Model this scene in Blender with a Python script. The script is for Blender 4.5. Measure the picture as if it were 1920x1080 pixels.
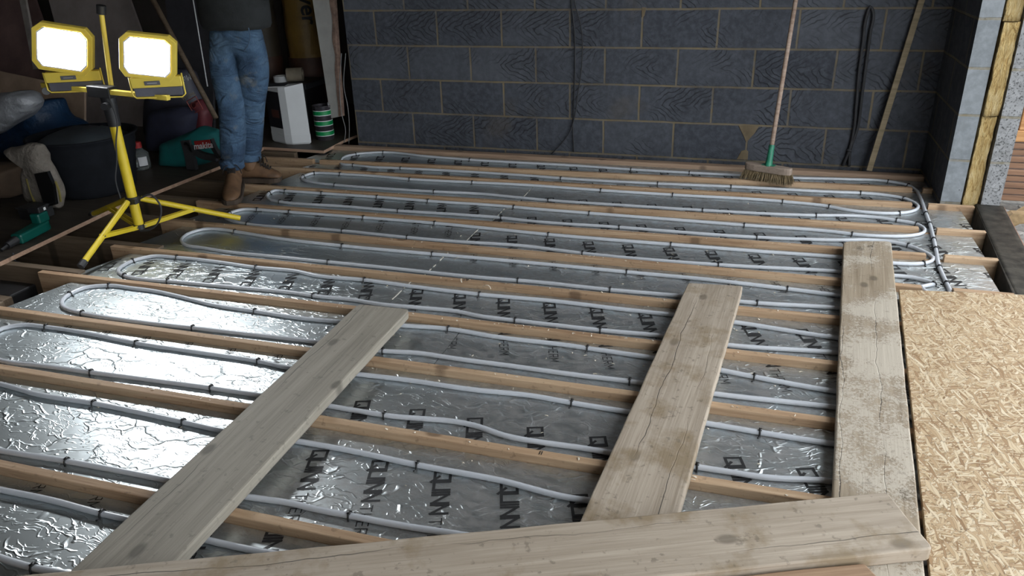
import bpy, bmesh, math, random
from mathutils import Matrix, Vector, noise
random.seed(7)
S = bpy.context.scene
C = S.collection
for o in list(bpy.data.objects): bpy.data.objects.remove(o)

# ------------------------------------------------------------------ camera
CAM = Vector((2.53477, -4.91987, 1.29559)); FPX = 1440.0
RX = Vector((0.95340999, 0.30028229, -0.02898184))
RD = Vector((0.0986607, -0.40114725, -0.91068488))
RF = Vector((-0.28508853, 0.86539669, -0.41208385))
cam_data = bpy.data.cameras.new('camera'); cam = bpy.data.objects.new('camera', cam_data); C.objects.link(cam)
cam_data.sensor_width = 36.0; cam_data.lens = FPX / 1920 * 36; cam_data.clip_start = 0.05
m = Matrix((RX, -RD, -RF)).transposed().to_4x4(); m.translation = CAM
cam.matrix_world = m
S.camera = cam

# ------------------------------------------------------------------ world, light, exposure
w = bpy.data.worlds.new('sky'); S.world = w; w.use_nodes = True
wn = w.node_tree.nodes; wn.clear()
bg = wn.new('ShaderNodeBackground'); wo = wn.new('ShaderNodeOutputWorld')
bg.inputs['Color'].default_value = (0.90, 0.96, 1.0, 1); bg.inputs['Strength'].default_value = 4.5
w.node_tree.links.new(bg.outputs[0], wo.inputs[0])
S.view_settings.view_transform = 'Standard'; S.view_settings.look = 'None'
S.view_settings.gamma = 1.0; S.view_settings.use_curve_mapping = False
S.view_settings.exposure = 0.0
try:
    S.cycles.use_denoising = True; S.cycles.max_bounces = 8; S.cycles.sample_clamp_indirect = 6
except Exception: pass
LAMP_POWER = 140.0

# ------------------------------------------------------------------ helpers
def at(u, v, z=None, y=None):
    """a pixel of the photograph taken to the real surface it lies on"""
    d = RX * ((u - 960) / FPX) + RD * ((v - 540) / FPX) + RF
    t = (z - CAM.z) / d.z if y is None else (y - CAM.y) / d.y
    return CAM + d * t
def zp(bx, by, s, pts): return [(bx + a / s, by + b / s) for a, b in pts]

def box(bm, lo, hi, M=None):
    x0, y0, z0 = lo; x1, y1, z1 = hi
    vs = [bm.verts.new(Vector(c) if M is None else M @ Vector(c)) for c in
          ((x0,y0,z0),(x1,y0,z0),(x1,y1,z0),(x0,y1,z0),(x0,y0,z1),(x1,y0,z1),(x1,y1,z1),(x0,y1,z1))]
    for f in ((3,2,1,0),(4,5,6,7),(0,1,5,4),(1,2,6,5),(2,3,7,6),(3,0,4,7)): bm.faces.new([vs[i] for i in f])
def prism(bm, poly, z0, z1, M=None):
    T = (lambda p: Vector(p)) if M is None else (lambda p: M @ Vector(p))
    a = [bm.verts.new(T((p[0], p[1], z0))) for p in poly]; b = [bm.verts.new(T((p[0], p[1], z1))) for p in poly]
    n = len(poly)
    bm.faces.new(a[::-1]); bm.faces.new(b)
    for i in range(n): bm.faces.new((a[i], a[(i+1) % n], b[(i+1) % n], b[i]))
def frames(path):
    out = []; up = Vector((0, 0, 1)); prev = None
    for i, p in enumerate(path):
        t = (path[min(i+1, len(path)-1)] - path[max(i-1, 0)]).normalized()
        if prev is None:
            a = up.cross(t)
            if a.length < 1e-3: a = Vector((1, 0, 0)).cross(t)
            a.normalize()
        else:
            a = prev - t * prev.dot(t)
            if a.length < 1e-6: a = up.cross(t)
            a.normalize()
        prev = a; out.append((p, a, t.cross(a)))
    return out
def tube(bm, path, r, n=10, cap=True, squash=1.0):
    path = [Vector(p) for p in path]; rings = []
    for i, (p, a, b) in enumerate(frames(path)):
        rr = r[i] if isinstance(r, (list, tuple)) else r
        rings.append([bm.verts.new(p + a * (rr * math.cos(2*math.pi*k/n)) + b * (rr * squash * math.sin(2*math.pi*k/n))) for k in range(n)])
    for q, s in zip(rings, rings[1:]):
        for k in range(n): bm.faces.new((q[k], q[(k+1) % n], s[(k+1) % n], s[k]))
    if cap: bm.faces.new(rings[0][::-1]); bm.faces.new(rings[-1])
def lathe(bm, prof, c=(0, 0, 0), n=28, M=None, cap=True):
    rings = []
    for r, z in prof:
        ring = []
        for k in range(n):
            v = Vector((c[0] + r*math.cos(2*math.pi*k/n), c[1] + r*math.sin(2*math.pi*k/n), c[2] + z))
            ring.append(bm.verts.new(v if M is None else M @ v))
        rings.append(ring)
    for q, s in zip(rings, rings[1:]):
        for k in range(n): bm.faces.new((q[k], q[(k+1) % n], s[(k+1) % n], s[k]))
    if cap: bm.faces.new(rings[0][::-1]); bm.faces.new(rings[-1])
def catmull(pts, step=0.02):
    P = [Vector(p) for p in pts]; out = []
    for i in range(len(P) - 1):
        p0 = P[max(i-1, 0)]; p1 = P[i]; p2 = P[i+1]; p3 = P[min(i+2, len(P)-1)]
        L = (p2 - p1).length; n = max(2, int(L / step))
        # centripetal-like tangents scaled to the chord so uneven spacing does not overshoot
        def tan(a, b, c):
            l1 = (b - a).length; l2 = (c - b).length
            if l1 < 1e-6 or l2 < 1e-6: return (c - a).normalized() if (c - a).length else Vector((0,0,0))
            return ((b - a) / l1 * l2 + (c - b) / l2 * l1) / (l1 + l2)
        m1 = tan(p0, p1, p2) * L; m2 = tan(p1, p2, p3) * L
        for k in range(n):
            t = k / n; t2 = t*t; t3 = t2*t
            out.append(p1*(2*t3-3*t2+1) + m1*(t3-2*t2+t) + p2*(-2*t3+3*t2) + m2*(t3-t2))
    out.append(P[-1]); return out

ROOT = {}
def tag(o, label=None, cat=None, group=None, kind=None):
    if label: o['label'] = label
    if cat: o['category'] = cat
    if group: o['group'] = group
    if kind: o['kind'] = kind
    return o
def thing(name, label, cat, loc=(0, 0, 0), rotz=0, group=None):
    o = bpy.data.objects.new(name, None); C.objects.link(o); o.empty_display_size = 0.05
    M = Matrix.Translation(Vector(loc)) @ Matrix.Rotation(rotz, 4, 'Z')
    o.matrix_world = M; ROOT[o.name] = M
    return tag(o, label, cat, group)
def finish(me, smooth, bevel_w, o, sub=0):
    if smooth:
        for p in me.polygons: p.use_smooth = True
    if bevel_w:
        b = o.modifiers.new('edge', 'BEVEL'); b.width = bevel_w; b.segments = 2; b.limit_method = 'ANGLE'; b.angle_limit = math.radians(40)
    if sub:
        s = o.modifiers.new('sub', 'SUBSURF'); s.levels = sub; s.render_levels = sub
def obj(name, bm, mat, parent=None, smooth=False, bevel=0, sub=0, keep=False, local=False, autosmooth=False):
    """links a bmesh built in world coordinates as ONE mesh object, its origin at its base (or under its parent)"""
    bmesh.ops.recalc_face_normals(bm, faces=bm.faces)
    if parent is not None:
        if not local: bmesh.ops.transform(bm, matrix=ROOT[parent.name].inverted(), verts=bm.verts)
        loc = None; M = ROOT[parent.name]
    elif keep or local: loc = Vector((0, 0, 0)); M = Matrix.Identity(4)
    else:
        xs = [v.co for v in bm.verts]
        loc = Vector(((min(p.x for p in xs)+max(p.x for p in xs))/2, (min(p.y for p in xs)+max(p.y for p in xs))/2, min(p.z for p in xs)))
        bmesh.ops.translate(bm, vec=-loc, verts=bm.verts); M = Matrix.Translation(loc)
    me = bpy.data.meshes.new(name); bm.to_mesh(me); bm.free()
    if isinstance(mat, (list, tuple)):
        for q in mat: me.materials.append(q)
    elif mat: me.materials.append(mat)
    o = bpy.data.objects.new(name, me); C.objects.link(o)
    if parent is not None: o.parent = parent
    elif loc is not None: o.location = loc
    ROOT[o.name] = M
    finish(me, smooth, bevel, o, sub)
    if autosmooth:
        for p in me.polygons: p.use_smooth = True
        e = o.modifiers.new('es', 'EDGE_SPLIT'); e.split_angle = math.radians(35)
    return o
def B(): return bmesh.new()
def struct(name, bm, mat, **k):
    o = obj(name, bm, mat, keep=True, **k); o['kind'] = 'structure'; return o
def text_mesh(s, size, M, bm, shear=0.0, extrude=0.0004, spacing=1.0, offset=0.0):
    cu = bpy.data.curves.new('txt', 'FONT'); cu.body = s; cu.size = size; cu.shear = shear; cu.extrude = extrude
    cu.space_character = spacing; cu.offset = offset; cu.align_x = 'CENTER'; cu.align_y = 'CENTER'
    o = bpy.data.objects.new('txt', cu); C.objects.link(o)
    me = bpy.data.meshes.new_from_object(o)
    bm2 = bmesh.new(); bm2.from_mesh(me); bmesh.ops.transform(bm2, matrix=M, verts=bm2.verts)
    mp = {v: bm.verts.new(v.co) for v in bm2.verts}
    for f in bm2.faces:
        try: bm.faces.new([mp[v] for v in f.verts])
        except ValueError: pass
    bm2.free(); bpy.data.objects.remove(o); bpy.data.curves.remove(cu); bpy.data.meshes.remove(me)
def basis(o, x, y, z):
    M = Matrix((x, y, z)).transposed().to_4x4(); M.translation = Vector(o); return M
def rumple(bm, amp, scale, seed=0):
    for v in bm.verts:
        n = noise.noise_vector(v.co * scale + Vector((seed, seed*1.7, -seed)))
        v.co += n * amp

# ------------------------------------------------------------------ materials
class NT:
    def __init__(s, name):
        s.m = bpy.data.materials.new(name); s.m.use_nodes = True; s.t = s.m.node_tree; s.t.nodes.clear()
        s.out = s.t.nodes.new('ShaderNodeOutputMaterial')
    def n(s, typ, ins=None, out=0, **props):
        nd = s.t.nodes.new('ShaderNode' + typ)
        for k, v in props.items(): setattr(nd, k, v)
        for k, v in (ins or {}).items(): s.set(nd.inputs[k], v)
        return nd.outputs[out] if out is not None else nd
    def set(s, sock, v):
        if isinstance(v, bpy.types.NodeSocket): s.t.links.new(v, sock)
        else: sock.default_value = v
    def math(s, op, a, b=0.0, c=0.0, clamp=False): return s.n('Math', {0: a, 1: b, 2: c}, operation=op, use_clamp=clamp)
    def ramp(s, f, stops, interp='LINEAR'):
        nd = s.t.nodes.new('ShaderNodeValToRGB'); s.set(nd.inputs[0], f); e = nd.color_ramp.elements
        nd.color_ramp.interpolation = interp
        while len(e) < len(stops): e.new(0.5)
        for el, (p, c) in zip(e, stops):
            el.position = p; el.color = (c, c, c, 1) if isinstance(c, (int, float)) else (*c, 1)
        return nd.outputs[0]
    def mix(s, f, a, b, mode='MIX'):
        nd = s.t.nodes.new('ShaderNodeMix'); nd.data_type = 'RGBA'; nd.blend_type = mode; nd.clamp_factor = True
        s.set(nd.inputs[0], f)
        for i, v in ((6, a), (7, b)):
            s.set(nd.inputs[i], (*v, 1) if isinstance(v, tuple) and len(v) == 3 else v)
        return nd.outputs[2]
    def coord(s): return s.n('TexCoord', out=None).outputs['Object']
    def mapping(s, v, scale=(1, 1, 1), rot=(0, 0, 0), loc=(0, 0, 0)):
        return s.n('Mapping', {'Vector': v, 'Scale': scale, 'Rotation': rot, 'Location': loc})
    def noise(s, v, scale=5, detail=4, rough=0.55, w=None, dist=0.0, out=0):
        ins = {'Vector': v, 'Scale': scale, 'Detail': detail, 'Roughness': rough, 'Distortion': dist}
        if w is not None:
            ins['W'] = w; return s.n('TexNoise', ins, out=out, noise_dimensions='4D')
        return s.n('TexNoise', ins, out=out)
    def rnd(s): return s.math('MULTIPLY', s.n('ObjectInfo', out=None).outputs['Random'], 37.0)
    def bump(s, h, strength=0.3, dist=0.01, normal=None):
        ins = {'Height': h, 'Strength': strength, 'Distance': dist}
        if normal is not None: ins['Normal'] = normal
        return s.n('Bump', ins)
    def bsdf(s, **k):
        nd = s.t.nodes.new('ShaderNodeBsdfPrincipled')
        for key, v in k.items():
            key = key.replace('_', ' ')
            if isinstance(v, tuple) and len(v) == 3: v = (*v, 1)
            s.set(nd.inputs[key], v)
        return nd.outputs[0]
    def done(s, sh): s.t.links.new(sh, s.out.inputs[0]); return s.m

def plain(name, col, rough=0.6, metal=0.0, var=0.25, scale=12.0, bump=0.0, bscale=60.0, **k):
    t = NT(name); v = t.coord(); f = t.noise(v, scale, 5, 0.6, w=t.rnd())
    dark = tuple(c * (1 - var) for c in col); lite = tuple(min(1, c * (1 + var)) for c in col)
    c = t.mix(t.ramp(f, [(0.3, 0.0), (0.7, 1.0)]), dark, lite)
    kw = dict(Base_Color=c, Roughness=rough, Metallic=metal); kw.update(k)
    if bump: kw['Normal'] = t.bump(t.noise(v, bscale, 4), bump, 0.004 if bscale > 16 else 0.03)
    return t.done(t.bsdf(**kw))

def wood(name, dark, mid, lite, grain=1.0, knots=True, rough=0.75, cracks=0.0, dirt=None, speck=0.0, bump=0.25, splash=None):
    """timber with the grain along the object's own X"""
    t = NT(name); v = t.coord(); r = t.rnd()
    g = t.noise(t.mapping(v, (1.6*grain, 32*grain, 32*grain)), 1.0, 6, 0.62, w=r, dist=0.6)
    fine = t.noise(t.mapping(v, (6*grain, 190*grain, 190*grain)), 1.0, 3, 0.6, w=r)
    big = t.noise(v, 2.3, 3, 0.5, w=r)
    f = t.math('ADD', t.math('MULTIPLY', g, 0.60), t.math('ADD', t.math('MULTIPLY', fine, 0.30), t.math('MULTIPLY', big, 0.12)))
    c = t.ramp(f, [(0.36, dark), (0.5, mid), (0.64, lite)])
    h = t.math('ADD', g, t.math('MULTIPLY', fine, 0.6))
    if knots:
        kv = t.n('VectorMath', {0: t.mapping(v, (3.1, 5.4, 0.0)), 1: t.n('CombineXYZ', {0: r, 1: t.math('MULTIPLY', r, 1.7), 2: 0.0})}, operation='ADD')
        kd = t.n('TexVoronoi', {'Vector': kv, 'Scale': 1.0, 'Randomness': 1.0}, out=None, voronoi_dimensions='2D')
        kc = t.n('SeparateColor', {0: kd.outputs['Color']}, out=None)
        km = t.math('MULTIPLY', t.ramp(kd.outputs['Distance'], [(0.055, 1.0), (0.10, 0.0)]), t.math('GREATER_THAN', kc.outputs[0], 0.35))
        c = t.mix(t.math('MULTIPLY', km, 0.75), c, tuple(x * 0.5 for x in dark))
    if cracks:
        sx = t.n('SeparateXYZ', {0: v}, out=None)
        wob = t.math('MULTIPLY', t.math('SUBTRACT', t.noise(t.mapping(v, (2.6, 0.3, 0.3)), 1.0, 4, 0.55, w=r), 0.5), 0.075)
        q = t.math('FRACT', t.math('ADD', t.math('MULTIPLY', t.math('ADD', sx.outputs[1], wob), 9.5), r))
        gate = t.ramp(t.noise(t.mapping(v, (1.5, 7.0, 1.0)), 1.0, 1, w=t.math('ADD', r, 2.0)), [(0.44, 0.0), (0.54, 1.0)])
        cr = t.math('MULTIPLY', t.ramp(t.math('ABSOLUTE', t.math('SUBTRACT', q, 0.5)), [(0.005, 1.0), (0.016, 0.0)]), gate)
        c = t.mix(t.math('MULTIPLY', cr, cracks), c, (0.02, 0.017, 0.014)); h = t.math('SUBTRACT', h, t.math('MULTIPLY', cr, 2.0))
    if dirt:
        dm = t.ramp(t.noise(v, 6.5, 6, 0.62, w=t.math('ADD', r, 9.0)), [(0.50, 0.0), (0.62, 0.85)])
        c = t.mix(dm, c, dirt)
    if splash:
        s1 = t.noise(v, 115, 5, 0.75, w=t.math('ADD', r, 4.0), dist=0.8); s2 = t.noise(v, 3.2, 4, 0.6, w=t.math('ADD', r, 6.0))
        sm0 = t.ramp(t.math('ADD', s1, t.math('MULTIPLY', t.math('SUBTRACT', s2, 0.5), 1.7)), [(0.47, 0.0), (0.55, 0.85)])
        c = t.mix(sm0, c, splash); h = t.math('ADD', h, t.math('MULTIPLY', sm0, 0.7))
    if speck:
        sm = t.ramp(t.noise(v, 46, 3, 0.6, w=t.math('ADD', r, 5.0)), [(0.60, 0.0), (0.68, 1.0)])
        c = t.mix(t.math('MULTIPLY', sm, speck), c, tuple(x * 0.38 for x in dark))
    return t.done(t.bsdf(Base_Color=c, Roughness=rough, Normal=t.bump(h, bump, 0.004)))

def blocks(name, off=(0, 0), horizontal='XZ', col1=(0.040, 0.045, 0.058), col2=(0.076, 0.082, 0.097), mortar=(0.185, 0.145, 0.085), zig=True, speckle=0.0, width=0.45):
    t = NT(name); p = t.n('TexCoord', out=None).outputs['Object']; sx = t.n('SeparateXYZ', {0: p}, out=None)
    hx = sx.outputs['X' if horizontal[0] == 'X' else 'Y']; hz = sx.outputs['Z']
    wob = t.math('MULTIPLY', t.math('SUBTRACT', t.noise(p, 4.0, 3), 0.5), 0.010)
    bx = t.math('ADD', t.math('ADD', hx, off[0]), t.math('MULTIPLY', wob, 1.0)); bz = t.math('ADD', t.math('ADD', hz, off[1]), wob)
    v = t.n('CombineXYZ', {0: bx, 1: bz, 2: 0.0})
    br = t.n('TexBrick', {'Vector': v, 'Color1': (*col1, 1), 'Color2': (*col2, 1), 'Mortar': (*mortar, 1), 'Scale': 1.0,
             'Mortar Size': 0.0072, 'Mortar Smooth': 0.3, 'Bias': 0.0, 'Brick Width': width, 'Row Height': 0.225}, out=None)
    br.offset = 0.5; br.offset_frequency = 2; br.squash = 1.0
    c = br.outputs[0]; mo = br.outputs[1]
    n1 = t.noise(p, 3.0, 5, 0.6); n2 = t.noise(p, 26.0, 5, 0.65)
    c = t.mix(t.ramp(n1, [(0.35, 0.0), (0.7, 0.7)]), c, tuple(x * 0.6 for x in col1))
    c = t.mix(t.ramp(n2, [(0.42, 0.0), (0.75, 0.5)]), c, tuple(min(1, x * 1.5) for x in col2))
    h = t.math('MULTIPLY', n2, 0.5)
    if zig:
        # plywood-mould figure left in the block faces: nested chevrons
        pp = t.math('PINGPONG', t.math('ADD', hz, 0.02), 0.115)
        d = t.math('ADD', t.math('ADD', hx, t.math('MULTIPLY', pp, 1.35)), t.math('MULTIPLY', t.noise(p, 5.0, 3), 0.26))
        wv = t.math('SINE', t.math('MULTIPLY', d, 125.0))
        zm = t.math('MULTIPLY', t.ramp(wv, [(0.62, 0.0), (0.98, 1.0)]), t.ramp(t.noise(p, 3.2, 2), [(0.46, 0.0), (0.6, 1.0)]))
        zm = t.math('MULTIPLY', zm, t.math('SUBTRACT', 1.0, mo))
        c = t.mix(t.math('MULTIPLY', zm, 0.75), c, (0.016, 0.017, 0.022)); h = t.math('SUBTRACT', h, t.math('MULTIPLY', zm, 0.8))
    st = t.ramp(t.noise(p, 1.9, 4, 0.6), [(0.60, 0.0), (0.70, 0.45)])
    c = t.mix(t.math('MULTIPLY', st, t.ramp(mo, [(0.0, 0.35), (1.0, 1.0)])), c, (0.13, 0.09, 0.04))
    pit = t.n('TexVoronoi', {'Vector': p, 'Scale': 17.0, 'Randomness': 1.0}); pm = t.ramp(pit, [(0.035, 1.0), (0.055, 0.0)])
    c = t.mix(t.math('MULTIPLY', pm, 0.85), c, (0.012, 0.012, 0.014))
    if speckle:
        sp = t.ramp(t.noise(p, 95.0, 5, 0.75), [(0.38, 1.0), (0.46, 0.0)])
        sp = t.math('MULTIPLY', sp, t.math('SUBTRACT', 1.0, mo))
        c = t.mix(t.math('MULTIPLY', sp, speckle), c, (0.03, 0.03, 0.03)); h = t.math('SUBTRACT', h, t.math('MULTIPLY', sp, 1.5))
    h = t.math('SUBTRACT', h, t.math('MULTIPLY', mo, 0.9))
    return t.done(t.bsdf(Base_Color=c, Roughness=0.9, Normal=t.bump(h, 0.6, 0.006)))

def make_foil():
    t = NT('foil'); p = t.n('NewGeometry', out=None).outputs['Position']
    warp = t.n('VectorMath', {0: p, 1: t.n('VectorMath', {0: t.noise(p, 5.0, 3, out=1), 1: (0.16, 0.16, 0.0)}, operation='MULTIPLY')}, operation='ADD')
    def crease(scale, width, thr, seed):
        v = t.mapping(warp, (0.6, 1.6, 1), loc=(seed, seed * 0.7, 0))
        d = t.n('TexVoronoi', {'Vector': v, 'Scale': scale}, feature='DISTANCE_TO_EDGE', voronoi_dimensions='2D')
        line = t.ramp(d, [(0.0, 1.0), (width, 0.0)])
        gate = t.ramp(t.noise(v, scale * 0.55, 2), [(thr, 0.0), (thr + 0.08, 1.0)])
        return t.math('MULTIPLY', line, gate)
    c1 = crease(11.0, 0.06, 0.50, 0.0); c2 = crease(26.0, 0.10, 0.52, 3.1); c3 = crease(52.0, 0.14, 0.50, 7.7)
    soft = t.noise(p, 7.0, 2); und = t.noise(p, 30.0, 3)
    h = t.math('ADD', t.math('ADD', c1, t.math('MULTIPLY', c2, 0.7)), t.math('ADD', t.math('MULTIPLY', c3, 0.35), t.math('ADD', t.math('MULTIPLY', soft, 0.40), t.math('MULTIPLY', und, 0.06))))
    bump = t.bump(h, 0.45, 0.0055)
    sp = t.n('SeparateXYZ', {0: p}, out=None)
    side = t.ramp(t.math('ADD', t.math('MULTIPLY', sp.outputs[0], 0.42), t.math('MULTIPLY', t.math('SUBTRACT', t.noise(p, 1.6, 4, 0.6), 0.5), 1.2)), [(0.18, 0.0), (0.75, 1.0)])
    dn = t.ramp(t.noise(t.mapping(p, (1, 1.6, 1)), 22.0, 6, 0.7), [(0.36, 0.05), (0.64, 0.85)])
    dust = t.math('MULTIPLY', side, dn)
    metal = t.bsdf(Base_Color=(0.70, 0.755, 0.77), Metallic=1.0, Roughness=0.36, Normal=bump)
    dusty = t.bsdf(Base_Color=(0.30, 0.29, 0.285), Roughness=0.45, Metallic=0.4, Normal=bump)
    return t.done(t.n('MixShader', {0: dust, 1: metal, 2: dusty}))

def make_osb():
    t = NT('osb'); v = t.coord(); base = t.mix(t.ramp(t.noise(v, 20, 4), [(0.3, 0.0), (0.7, 1.0)]), (0.25, 0.16, 0.07), (0.36, 0.25, 0.13)); h = t.noise(v, 60, 3)
    pal = [(0.0, (0.11, 0.055, 0.022)), (0.14, (0.23, 0.13, 0.057)), (0.36, (0.36, 0.24, 0.13)), (0.62, (0.46, 0.34, 0.205)), (1.0, (0.60, 0.50, 0.36))]
    warp = t.n('VectorMath', {0: t.noise(v, 8.0, 2, out=1), 1: (0.05, 0.05, 0)}, operation='MULTIPLY')
    vw = t.n('VectorMath', {0: v, 1: warp}, operation='ADD')
    for i, (ang, sx, sy) in enumerate([(0.2, 15, 62), (1.0, 17, 75), (-0.6, 14, 60), (1.7, 20, 85), (0.55, 16, 70), (-1.25, 18, 78), (2.3, 22, 90), (-0.2, 24, 100), (1.35, 15, 66)]):
        mv = t.mapping(t.mapping(vw, (1, 1, 1), (0, 0, ang)), (sx*1.45, sy*2.3, 1), (0, 0, 0), (i * 3.7, i * 1.9, 0))
        vo = t.n('TexVoronoi', {'Vector': mv, 'Scale': 1.0, 'Randomness': 1.0}, out=None, voronoi_dimensions='2D')
        ed = t.n('TexVoronoi', {'Vector': mv, 'Scale': 1.0, 'Randomness': 1.0}, voronoi_dimensions='2D', feature='DISTANCE_TO_EDGE')
        rg = t.n('SeparateColor', {0: vo.outputs['Color']}, out=None)
        pick = t.math('GREATER_THAN', rg.outputs[1], 0.66)
        grain = t.noise(t.mapping(mv, (0.6, 5, 1)), 2.0, 3)
        col = t.ramp(t.math('ADD', t.math('MULTIPLY', rg.outputs[0], 0.8), t.math('MULTIPLY', grain, 0.25)), pal)
        shade = t.ramp(ed, [(0.0, 0.40), (0.09, 1.0)])
        col = t.mix(1.0, col, shade, 'MULTIPLY')
        base = t.mix(pick, base, col)
        h = t.math('ADD', t.math('MULTIPLY', h, 0.8), t.math('MULTIPLY', t.math('MULTIPLY', pick, rg.outputs[0]), 0.5))
    return t.done(t.bsdf(Base_Color=base, Roughness=0.7, Normal=t.bump(h, 0.5, 0.004)))

def make_emit(name, col, strength):
    t = NT(name); return t.done(t.n('Emission', {'Color': (*col, 1), 'Strength': strength}))
def make_denim():
    t = NT('denim'); v = t.coord()
    f = t.noise(v, 6.0, 4); fine = t.noise(t.mapping(v, (260, 260, 90)), 1.0, 2)
    c = t.ramp(t.math('ADD', t.math('MULTIPLY', f, 0.75), t.math('MULTIPLY', fine, 0.25)), [(0.36, (0.018, 0.040, 0.080)), (0.5, (0.042, 0.085, 0.150)), (0.64, (0.082, 0.140, 0.215))])
    wr = t.noise(t.mapping(v, (4, 4, 8), (0.3, 0.2, 0.4)), 1.6, 2, dist=1.2)
    dm = t.ramp(t.noise(v, 9.0, 5, 0.65), [(0.58, 0.0), (0.72, 0.6)])
    c = t.mix(dm, c, (0.16, 0.15, 0.12))
    return t.done(t.bsdf(Base_Color=c, Roughness=0.9, Normal=t.bump(t.math('ADD', wr, t.math('MULTIPLY', fine, 0.05)), 0.85, 0.06)))

FOIL = make_foil(); OSB = make_osb(); DENIM = make_denim()
JOIST = wood('joist_timber', (0.22, 0.125, 0.065), (0.36, 0.235, 0.14), (0.47, 0.335, 0.215), bump=0.3, speck=0.4)
RAIL = wood('wall_plate_timber', (0.20, 0.13, 0.085), (0.30, 0.20, 0.135), (0.38, 0.27, 0.185), bump=0.2)
OLDJOIST = wood('old_joist_timber', (0.075, 0.05, 0.03), (0.12, 0.085, 0.055), (0.17, 0.12, 0.08))
PLANK = wood('scaffold_board', (0.235, 0.185, 0.135), (0.315, 0.258, 0.20), (0.40, 0.335, 0.265), cracks=0.9, dirt=(0.20, 0.145, 0.085), speck=0.5, bump=0.35)
PLANK_GREY = wood('scaffold_board_grey', (0.17, 0.15, 0.12), (0.235, 0.21, 0.172), (0.29, 0.26, 0.215), cracks=0.8, speck=0.35, bump=0.3)
PLANK_MUD = wood('scaffold_board_muddy', (0.17, 0.125, 0.08), (0.25, 0.195, 0.135), (0.32, 0.26, 0.19), cracks=0.9, speck=0.3, bump=0.45, splash=(0.41, 0.36, 0.295))
PLANK_BROWN = wood('brown_board', (0.15, 0.085, 0.045), (0.24, 0.145, 0.085), (0.31, 0.20, 0.12), cracks=0.4)
FLOORB = wood('old_floor_board', (0.026, 0.02, 0.015), (0.046, 0.036, 0.028), (0.07, 0.056, 0.044), rough=0.6)
FLOOREDGE = wood('raw_board_edge', (0.25, 0.15, 0.10), (0.36, 0.23, 0.16), (0.45, 0.31, 0.22))
PLY = plain('plywood_face', (0.36, 0.255, 0.185), 0.7, var=0.3, scale=5)
INK = plain('black_ink', (0.012, 0.012, 0.013), 0.55, var=0.2)
PIPE = plain('grey_pipe', (0.47, 0.485, 0.52), 0.28, var=0.06, scale=3)
CLIP = plain('black_clip', (0.01, 0.01, 0.011), 0.4)
YEL = plain('yellow_paint', (0.58, 0.43, 0.02), 0.42, var=0.12, scale=9, bump=0.1)
YELD = plain('yellow_housing', (0.66, 0.50, 0.075), 0.45, var=0.08)
BLK = plain('black_plastic', (0.016, 0.016, 0.018), 0.45, var=0.3)
BLKM = plain('black_rubber', (0.025, 0.025, 0.028), 0.75, var=0.3)
STEEL = plain('dull_steel', (0.35, 0.35, 0.36), 0.35, 1.0, var=0.15)
WHITEP = plain('white_plastic', (0.60, 0.61, 0.62), 0.4, var=0.06, scale=4)
TEAL = plain('teal_fabric', (0.0, 0.10, 0.10), 0.8, var=0.25)
TEALP = plain('teal_plastic', (0.0, 0.07, 0.055), 0.4, var=0.1)
RED = plain('red_label', (0.35, 0.02, 0.02), 0.6, var=0.1)
WHITEINK = plain('white_ink', (0.65, 0.65, 0.66), 0.6, var=0.05)
BLUE = plain('blue_sheet', (0.006, 0.028, 0.07), 0.55, var=0.4, scale=5, bump=0.8, bscale=9)
GREYBAG = plain('paper_sack', (0.15, 0.13, 0.11), 0.8, var=0.35, scale=10, bump=1.0, bscale=14)
DARKSACK = plain('dark_sack', (0.045, 0.045, 0.065), 0.55, var=0.3, scale=6, bump=0.3, bscale=18)
CARD = plain('cardboard', (0.075, 0.048, 0.03), 0.85, var=0.2)
def make_wool():
    t = NT('mineral_wool'); v = t.coord(); f1 = t.noise(t.mapping(v, (55, 55, 11)), 1.0, 6, 0.7, dist=1.2); f2 = t.noise(v, 9.0, 5, 0.6); f3 = t.noise(t.mapping(v, (220, 220, 60)), 1.0, 3)
    c = t.ramp(t.math('ADD', t.math('MULTIPLY', f1, 0.55), t.math('ADD', t.math('MULTIPLY', f2, 0.3), t.math('MULTIPLY', f3, 0.15))), [(0.36, (0.17, 0.09, 0.03)), (0.44, (0.37, 0.235, 0.08)), (0.52, (0.52, 0.37, 0.155)), (0.64, (0.66, 0.53, 0.30))])
    return t.done(t.bsdf(Base_Color=c, Roughness=1.0, Normal=t.bump(t.math('ADD', f1, t.math('MULTIPLY', f3, 0.4)), 1.0, 0.02)))
YWOOL = make_wool()
PLASTERB = plain('plasterboard', (0.30, 0.29, 0.275), 0.85, var=0.15, scale=8)
PLBEDGE = plain('plasterboard_core', (0.20, 0.13, 0.10), 0.95, var=0.4, scale=30, bump=0.7)
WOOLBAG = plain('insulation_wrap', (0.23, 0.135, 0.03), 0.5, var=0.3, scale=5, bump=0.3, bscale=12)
BROOMW = wood('broom_wood', (0.20, 0.13, 0.09), (0.33, 0.235, 0.18), (0.45, 0.35, 0.28), knots=False)
BATTENW = wood('batten_wood', (0.17, 0.13, 0.075), (0.25, 0.195, 0.12), (0.32, 0.25, 0.16))
TUBBLK = plain('tub_black', (0.008, 0.009, 0.012), 0.85, var=0.3, Specular_IOR_Level=0.15)
BROOMB = wood('broom_block', (0.15, 0.11, 0.08), (0.25, 0.19, 0.15), (0.33, 0.26, 0.21), knots=False)
BRIST = plain('bristle', (0.16, 0.115, 0.06), 0.8, var=0.4, scale=30)
GREENP = plain('green_paint', (0.02, 0.17, 0.10), 0.5, var=0.35, scale=40)
DPC = plain('damp_course', (0.026, 0.023, 0.018), 0.7, var=0.95, scale=16, bump=0.9, bscale=30, Specular_IOR_Level=0.25)
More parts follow.
